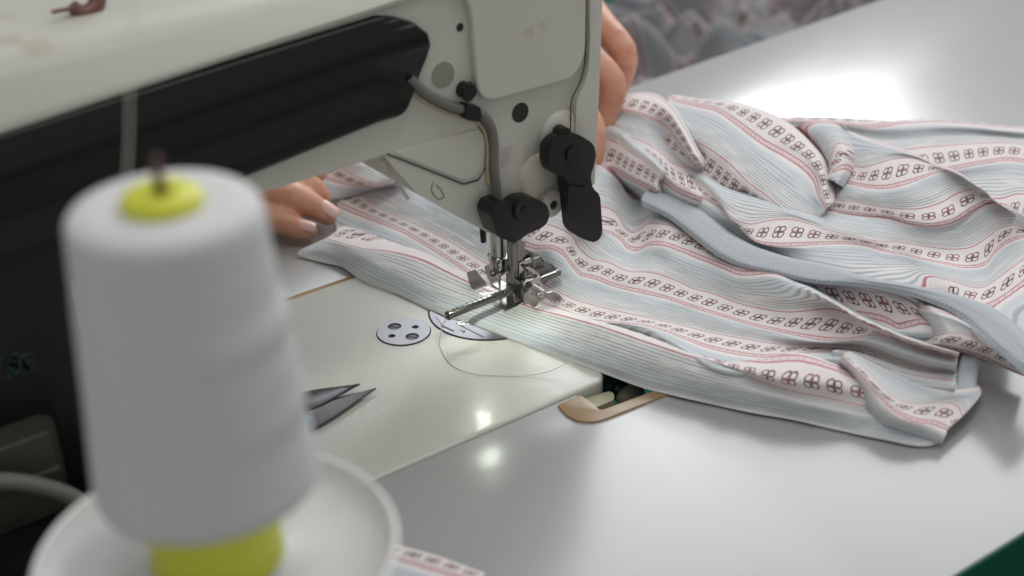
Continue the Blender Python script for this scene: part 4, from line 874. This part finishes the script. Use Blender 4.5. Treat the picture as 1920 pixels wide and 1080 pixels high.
fsheet('gathered_fold', [
 (.6, .7, [(1105, 345), (1140, 345), (1175, 360), (1205, 378), (1240, 400)]),
 ([(1100, 2.0), (1240, 3.0)], .39, [(1112, 322), (1150, 318), (1185, 336), (1218, 352), (1250, 375)]),
 ([(1100, 2.6), (1240, 3.6)], .19, [(1118, 285), (1150, 292), (1182, 310), (1216, 326), (1252, 355)]),
 ([(1100, 3.1), (1240, 4.0)], -.01, [(1124, 255), (1155, 267), (1185, 287), (1220, 310), (1258, 345)]),
 ([(1100, 3.6), (1240, 4.1)], -.3, [(1128, 232), (1160, 245), (1192, 272), (1226, 300), (1264, 338)]),
 (3.2, -.4, [(1132, 226), (1164, 240), (1197, 268), (1230, 296), (1270, 334)]),
], gm, FB, rough=.04, dive=2.5)
fsheet('back_layer', [
 (1.2, 1.9, [(1560, 470), (1650, 475), (1750, 480), (1830, 480), (1925, 475)]),
 (1.6, 1.39, [(1560, 400), (1650, 405), (1750, 410), (1840, 415), (1925, 415)]),
 (2.0, .985, [(1560, 350), (1650, 360), (1750, 362), (1812, 366), (1850, 371), (1882, 371), (1905, 364), (1930, 364)]),
 ([(1560, 1.6), (1800, 1.8), (1930, 2.1)], .7, [(1560, 320), (1650, 335), (1740, 340), (1810, 335), (1860, 330), (1900, 330), (1930, 333)]),
 ([(1560, 1.9), (1800, 2.3), (1930, 2.3)], .39, [(1560, 300), (1650, 315), (1725, 324), (1775, 317), (1820, 308), (1856, 302), (1892, 298), (1930, 303)]),
 ([(1560, 2.0), (1800, 2.4), (1930, 2.4)], -.01, [(1500, 265), (1600, 275), (1690, 281), (1740, 276), (1790, 272), (1850, 268), (1890, 268), (1930, 272)]),
 ([(1440, 2.0), (1620, 1.9), (1700, 2.1), (1930, 2.3)], -.35, [(1470, 235), (1580, 245), (1640, 256), (1700, 258), (1760, 252), (1820, 250), (1880, 253), (1930, 258)]),
 ([(1440, 2.1), (1620, 2.4), (1700, 2.5), (1930, 2.6)], [(1440, -.62), (1600, -.6), (1700, -.5), (1930, -.5)], [(1460, 226), (1560, 231), (1640, 240), (1700, 241), (1760, 238), (1820, 240), (1880, 246), (1930, 250)]),
 ([(1440, 1.9), (1620, 2.2), (1700, 2.3), (1930, 2.4)], [(1440, -.8), (1600, -.8), (1700, -.6), (1930, -.6)], [(1450, 221), (1540, 221), (1620, 226), (1690, 229), (1750, 228), (1820, 232), (1880, 238), (1930, 241)]),
 (.3, -.9, [(1450, 219), (1540, 219), (1620, 223), (1690, 226), (1750, 225), (1820, 229), (1880, 235), (1930, 238)]),
], gm, FB, rough=.06)
# grey-blue stitched binding lying across the garment
fsheet('binding', [
 ([(1200, 1.9), (1500, 2.0), (1925, 2.2)], 0, [(1203, 386), (1245, 405), (1300, 447), (1345, 481), (1395, 503), (1440, 513), (1520, 531), (1600, 537), (1680, 549), (1740, 567), (1785, 588), (1815, 614), (1845, 643), (1875, 665), (1905, 690), (1935, 716)]),
 ([(1200, 2.15), (1500, 2.25), (1925, 2.4)], 0, [(1202, 377), (1248, 399), (1304, 440), (1350, 475), (1400, 497), (1445, 507), (1523, 525), (1603, 531), (1684, 543), (1745, 561), (1793, 582), (1825, 606), (1857, 635), (1888, 660), (1915, 682), (1945, 706)]),
 ([(1200, 2.25), (1500, 2.35), (1925, 2.5)], 0, [(1204, 368), (1250, 387), (1310, 427), (1358, 462), (1408, 485), (1455, 498), (1532, 516), (1613, 527), (1692, 539), (1754, 556), (1805, 576), (1840, 598), (1872, 625), (1900, 650), (1926, 672), (1955, 694)]),
 ([(1200, 2.3), (1500, 2.4), (1925, 2.6)], 0, [(1208, 362), (1252, 374), (1315, 410), (1366, 448), (1415, 472), (1465, 488), (1543, 505), (1624, 525), (1700, 537), (1762, 551), (1817, 570), (1852, 588), (1886, 615), (1912, 640), (1938, 662), (1965, 682)]),
 ([(1200, 2.2), (1500, 2.3), (1925, 2.5)], 0, [(1212, 358), (1254, 366), (1318, 400), (1370, 439), (1420, 464), (1470, 482), (1548, 499), (1628, 521), (1704, 534), (1767, 548), (1824, 565), (1862, 582), (1897, 608), (1922, 632), (1948, 654), (1975, 674)]),
 ([(1200, 1.7), (1500, 1.8), (1925, 2.0)], 0, [(1216, 357), (1258, 364), (1321, 397), (1374, 436), (1424, 461), (1474, 480), (1552, 498), (1632, 520), (1708, 533), (1771, 547), (1829, 563), (1868, 580), (1903, 606), (1928, 630), (1954, 652), (1980, 672)]),
][::-1], gm, M['binding'], vdir='plain', rough=.03, zadd=.45)
# underside of the heap, closes gaps between the folds
fsheet('lining', [
 (.06, .1, [(700, 440), (900, 540), (1100, 640), (1300, 720), (1500, 750), (1740, 770)]),
 (.25, .5, [(740, 400), (930, 480), (1130, 580), (1330, 640), (1550, 660), (1790, 680)]),
 (.3, 1.0, [(800, 330), (960, 420), (1160, 500), (1360, 560), (1600, 600), (1830, 640)]),
 (.3, 1.5, [(860, 280), (1000, 350), (1200, 420), (1400, 470), (1640, 530), (1880, 640)]),
 (.3, 2.0, [(930, 220), (1080, 290), (1240, 330), (1440, 380), (1680, 440), (1930, 560)]),
 (.3, 2.4, [(1020, 200), (1150, 230), (1290, 255), (1470, 290), (1700, 320), (1935, 400)]),
 (.1, 2.8, [(1100, 190), (1200, 195), (1330, 215), (1480, 235), (1700, 245), (1935, 265)]),
], gm, FB)
# far corner of the garment held by the right hand, behind the arm
fsheet('held_corner', [
 (.6, .9, [(560, 380), (640, 372), (700, 360), (760, 350)]),
 (1.6, .39, [(600, 330), (650, 345), (690, 350), (750, 345)]),
 (2.4, -.02, [(620, 300), (668, 330), (702, 345), (760, 330)]),
 (3.0, -.35, [(640, 280), (690, 300), (730, 312), (780, 300)]),
 (2.4, -.6, [(650, 250), (700, 265), (750, 270), (800, 260)]),
], gm, FB, rough=.15)

# offcut by the thread stand
oc = fsheet('fabric_offcut', [
 (.0, 1.3, [(680, 1120), (760, 1140), (840, 1180)]),
 (.1, .75, [(690, 1075), (780, 1105), (880, 1140)]),
 (.15, .5, [(700, 1050), (790, 1078), (890, 1110)]),
 (.15, .39, [(712, 1036), (800, 1062), (900, 1092)]),
 (.12, .19, [(722, 1026), (810, 1050), (905, 1082)]),
 (.0, .03, [(726, 1016), (815, 1040), (910, 1075)]),
], None, FB, rough=.05)
tag(oc, 'blurred striped fabric end on the table beside the white dish', 'fabric')
# cloth in the operator's lap beyond the table edge
bm = None
def lap():
    R, N = 90, 130; W = np.empty((R, N, 3)); UV = np.empty((R, N, 2))
    for r in range(R):
        for c in range(N):
            x = 14+c*.62; y = far_y(x)+1.2+r*.55
            t = Vector((x*.085, y*.12, 0)); z = -11+6.5*mnoise.noise(t)-4.5*abs(mnoise.noise(t*1.6+Vector((4, 1, 0))))-.05*r+3.4*math.sin((x*.6-y*.5)*.30+3*mnoise.noise(t*.8))
            W[r, c] = (x, y, min(z, -4.2)); UV[r, c] = ((y+5*mnoise.noise(t*1.3))*.6, (x*.8+y*.3+9*mnoise.noise(t*.7+Vector((9, 2, 0))))/PER*.45)
    me = bpy.data.meshes.new('lap'); idx = np.arange(R*N).reshape(R, N)
    me.from_pydata(W.reshape(-1, 3).tolist(), [], np.stack([idx[:-1, :-1], idx[:-1, 1:], idx[1:, 1:], idx[1:, :-1]], -1).reshape(-1, 4).tolist())
    uv = me.uv_layers.new(name="cloth"); li = np.empty(len(me.loops), dtype=np.int32); me.loops.foreach_get('vertex_index', li)
    uv.data.foreach_set('uv', UV.reshape(-1, 2)[li].astype(np.float32).ravel()); me.update()
    o = obj('lap_fabric', me, M['fabric_painted_shade'], None, angle=180); md = o.modifiers.new('thickness', 'SOLIDIFY'); md.thickness = .1*S
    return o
tag(lap(), 'striped fabric bundle, shade painted into its colour, behind the far table edge', 'fabric')

# loose thread
lt = NB()
tube(lt, [P(842, 592, 1.25), P(834, 602, 1.0), P(825, 635, .25), P(832, 665, .06), P(852, 688, .05), P(885, 700, .05), P(930, 704, .05), P(985, 704, .06), P(1030, 696, .25), P(1062, 680, .6), P(1090, 650, 1.2), P(1108, 628, 1.6), P(1120, 606, 1.8)], .022, 8, n=90)
tube(lt, [P(810, 553, .7), P(824, 563, .9), P(834, 578, 1.2), P(838, 592, 1.4)], .018, 8, n=16)
tag(obj('loose_thread', lt, M['thinthread']), 'thin white thread looping from the guide rod over the machine bed', 'thread')

# ================================================================== PERSON
mt, nt, bs = newmat('skin')
n1, n2_ = noise(90, 4), noise(700, 3)
c = mix(n1, (.58, .275, .172), (.69, .385, .27)); c = mix(ramp(noise(110, 4, .6), .48, .72)*.6, c, (.58, .21, .14))
nt.links.new(c, bs.inputs['Base Color']); bs.inputs['Roughness'].default_value = .45; bs.inputs['Subsurface Weight'].default_value = .25
bs.inputs['Subsurface Radius'].default_value = (.006, .002, .001); bump(bs, n2_*.4+noise(250, 5, .6)*.8+(noise(130, 4, .7, None, 1.5)-.5).abs()*2.2, .45, .03)
M['skin'] = mt; M['nail'] = solid('fingernail', (.74, .48, .42), .28, var=.04)
def bonechain(bm, pts, rr, n=18, seg=16, flat=1.0):
    tube(bm, pts, rr, seg, n=n, flat=flat); ball(bm, pts[-1], rr[-1]*1.0, 12)
def vremesh(bm, vox, name, smooth_it=6):
    me = bpy.data.meshes.new(name); bmesh.ops.recalc_face_normals(bm, faces=bm.faces[:]); bm.to_mesh(me); bm.free()
    o = bpy.data.objects.new(name, me); col.objects.link(o)
    md = o.modifiers.new('r', 'REMESH'); md.mode = 'VOXEL'; md.voxel_size = vox
    ms = o.modifiers.new('s', 'SMOOTH'); ms.iterations = smooth_it; ms.factor = .5
    bpy.context.view_layer.update(); nm = bpy.data.meshes.new_from_object(o.evaluated_get(bpy.context.evaluated_depsgraph_get())); bpy.data.objects.remove(o); return nm
V3 = Vector
pe = empty('person', (5, 45, -75), 'operator seated beyond the machine, both hands guiding the striped garment', 'person')
hands = NB()
# hand seen left of the spool gap: fingertips press the cloth, palm lies towards -X
def W(px, py, z): return V3(P(px, py, z).tolist())
tipA, tipB, tipC = W(614, 404, .95), W(578, 432, .75), W(603, 372, 1.3)
palmL = W(395, 372, 3.6)
bonechain(hands, [palmL+V3((.5, -.6, .2)), W(470, 352, 3.0), W(540, 365, 2.4), W(590, 388, 1.5), tipA], [1.0, 1.0, .96, .88, .66])
bonechain(hands, [palmL+V3((-.8, -2.4, -.8)), W(440, 410, 1.6), W(505, 410, 1.35), W(550, 424, 1.0), tipB], [1.0, .95, .90, .80, .60])
bonechain(hands, [palmL+V3((1.6, 1.3, .4)), W(500, 325, 3.3), W(555, 338, 2.7), W(590, 355, 1.9), tipC], [1.0, .98, .92, .82, .64])
bonechain(hands, [palmL+V3((2.2, 2.6, .3)), W(500, 300, 3.3), W(560, 305, 2.7), W(600, 330, 1.6)], [.95, .92, .85, .62])
bonechain(hands, [palmL+V3((2.5, 4.0, .0)), W(500, 280, 3.0), W(550, 285, 2.2), W(580, 303, 1.4)], [.9, .85, .75, .55])
wL = palmL+V3((-1.5, 9.5, 1.8)); bonechain(hands, [palmL+V3((1.0, .8, 0)), palmL+V3((0, 4.5, .9)), wL], [2.2, 2.5, 2.3], flat=.75)
elL = V3((-24, 44, 6)); bonechain(hands, [wL, wL.lerp(elL, .4)+V3((0, 0, .3)), elL], [2.3, 3.4, 4.1])
# hand right of the head: bent knuckles, finger ends go down behind the head
zt2 = 1.0
k1 = [W(1075, -30, 8.6), W(1128, 45, 8.2), W(1172, 105, 6.8), W(1160, 160, 4.6), W(1140, 205, 3.0)]
k2 = [W(1055, 40, 7.8), W(1110, 112, 7.4), W(1150, 158, 6.1), W(1136, 215, 4.2), W(1118, 255, 3.0)]
k3 = [W(1030, 110, 6.2), W(1075, 190, 5.6), W(1112, 240, 4.6), W(1113, 285, 3.4), W(1105, 315, 2.4)]
k4 = [W(1010, 190, 5.2), W(1050, 245, 4.6), W(1085, 290, 3.6), W(1088, 320, 2.6)]
bonechain(hands, k1, [1.05, 1.02, 1.0, .88, .68]); bonechain(hands, k2, [1.05, 1.02, 1.0, .88, .68])
bonechain(hands, k3, [1.0, .95, .90, .82, .66]); bonechain(hands, k4, [.9, .85, .78, .58])
bonechain(hands, [W(1040, 60, 5.5), W(1030, 150, 4.2), W(1050, 220, 3.0)], [1.2, 1.05, .75])
pR = W(1035, 20, 7.6); wR = pR+V3((-.5, 8.5, 1.0)); bonechain(hands, [pR, pR+V3((0, 4, .6)), wR], [2.3, 2.6, 2.4], flat=.75)
elR = V3((38, 50, 6)); bonechain(hands, [wR, wR.lerp(elR, .4), elR], [2.4, 3.4, 4.1])
hm = vremesh(hands, .20, 'hands', 5)
# torso, upper arms, neck and head, seated beyond the table
tor = NB()
shL, shR, ch = V3((-14, 62, 34)), V3((26, 64, 34)), V3((6, 62, 20))
bonechain(tor, [elL, elL.lerp(shL, .5), shL], [4.1, 5.0, 6.0]); bonechain(tor, [elR, elR.lerp(shR, .5), shR], [4.1, 5.0, 6.0])
bonechain(tor, [V3((6, 64, -28)), V3((6, 65, -10)), V3((6, 64, 12)), V3((6, 64, 30)), V3((6, 62, 38))], [15, 13, 15, 14, 5], seg=24)
bonechain(tor, [V3((6, 62, 36)), V3((6, 60, 46))], [5.5, 5.2]); ball(tor, (6, 57, 55), 9.5, 20, (.85, 1.0, 1.22)); ball(tor, (6, 47.5, 53), 1.5, 10, (.8, 1, 1.4))
bonechain(tor, [shL, V3((6, 63, 35)), shR], [6, 8, 6])
for sx in (-4, 16): bonechain(tor, [V3((sx, 62, -30)), V3((sx-1, 40, -26)), V3((sx-1, 22, -27)), V3((sx, 20, -50)), V3((sx, 18, -72))], [9, 8, 6.5, 5.5, 4.5], n=24)
tm = vremesh(tor, 1.0, 'torso', 3)
bm = NB(); bm.from_mesh(hm); bm.from_mesh(tm)
obj('body', bm, M['skin'], pe, angle=180)
# shirt and trousers follow the torso
sh = NB()
bonechain(sh, [elL.lerp(wL, .15), elL, elL.lerp(shL, .5), shL], [4.9, 5.1, 6.0, 7.0]); bonechain(sh, [elR.lerp(wR, .15), elR, elR.lerp(shR, .5), shR], [4.9, 5.1, 6.0, 7.0])
bonechain(sh, [V3((6, 64, -30)), V3((6, 65, -10)), V3((6, 64, 12)), V3((6, 64, 30)), V3((6, 63, 36))], [16.2, 14.2, 16, 15, 8.5], seg=24)
bonechain(sh, [shL, V3((6, 63, 34.5)), shR], [7, 9.2, 7])
obj('shirt', vremesh(sh, 1.0, 'shirt', 3), M['shirt'], pe, angle=180)
tr = NB()
for sx in (-4, 16): bonechain(tr, [V3((sx, 62, -30)), V3((sx-1, 40, -26)), V3((sx-1, 22, -27)), V3((sx, 20, -50)), V3((sx, 18, -70))], [10, 9.2, 7.6, 6.6, 5.6], n=24)
obj('trousers', vremesh(tr, 1.0, 'tr', 3), M['shirt'], pe, angle=180)
bm = NB(); ball(bm, (6, 58.5, 57), 10.6, 20, (.88, 1.0, 1.15))
bmesh.ops.delete(bm, geom=[v for v in bm.verts if v.co.y < 51 and v.co.z < 62], context='VERTS'); obj('hair', bm, M['shirt'], pe, angle=180)
def nail(c_, d_, up_, L=.62, Wd=.42):
    bm = NB(); d = V3(d_).normalized(); up = (V3(up_)-d*V3(up_).dot(d)).normalized(); s = d.cross(up)
    rows = []
    for i in range(9):
        a = -1+2*i/8; row = []
        for j in range(9):
            b = -1+2*j/8; e = 1-.22*abs(a)**3
            row.append(bm.verts.new(V3(c_)+d*(a*L)+s*(b*Wd*e)+up*(.10-.17*b*b-.03*a*a)))
        rows.append(row)
    for r0, r1 in zip(rows, rows[1:]):
        for j in range(8): bm.faces.new((r0[j], r0[j+1], r1[j+1], r1[j]))
    o = obj('fingernail', bm, M['nail'], pe, angle=180); md = o.modifiers.new('t', 'SOLIDIFY'); md.thickness = .06*S; return o
camdir = V3((CAM-np.array([-5, 14, 1])).tolist()).normalized()
dA = (tipA-W(590, 388, 1.5)).normalized(); dB = (tipB-W(550, 424, 1.0)).normalized()
nail(tipA-dA*.05+(camdir*.55+V3((.3, 0, .5))).normalized()*.60, dA, camdir+V3((.2, .3, .6)))
nail(tipB-dB*.10+(camdir*.5+V3((0, 0, .6))).normalized()*.55, dB, camdir+V3((0, .2, .9)), .58, .38)
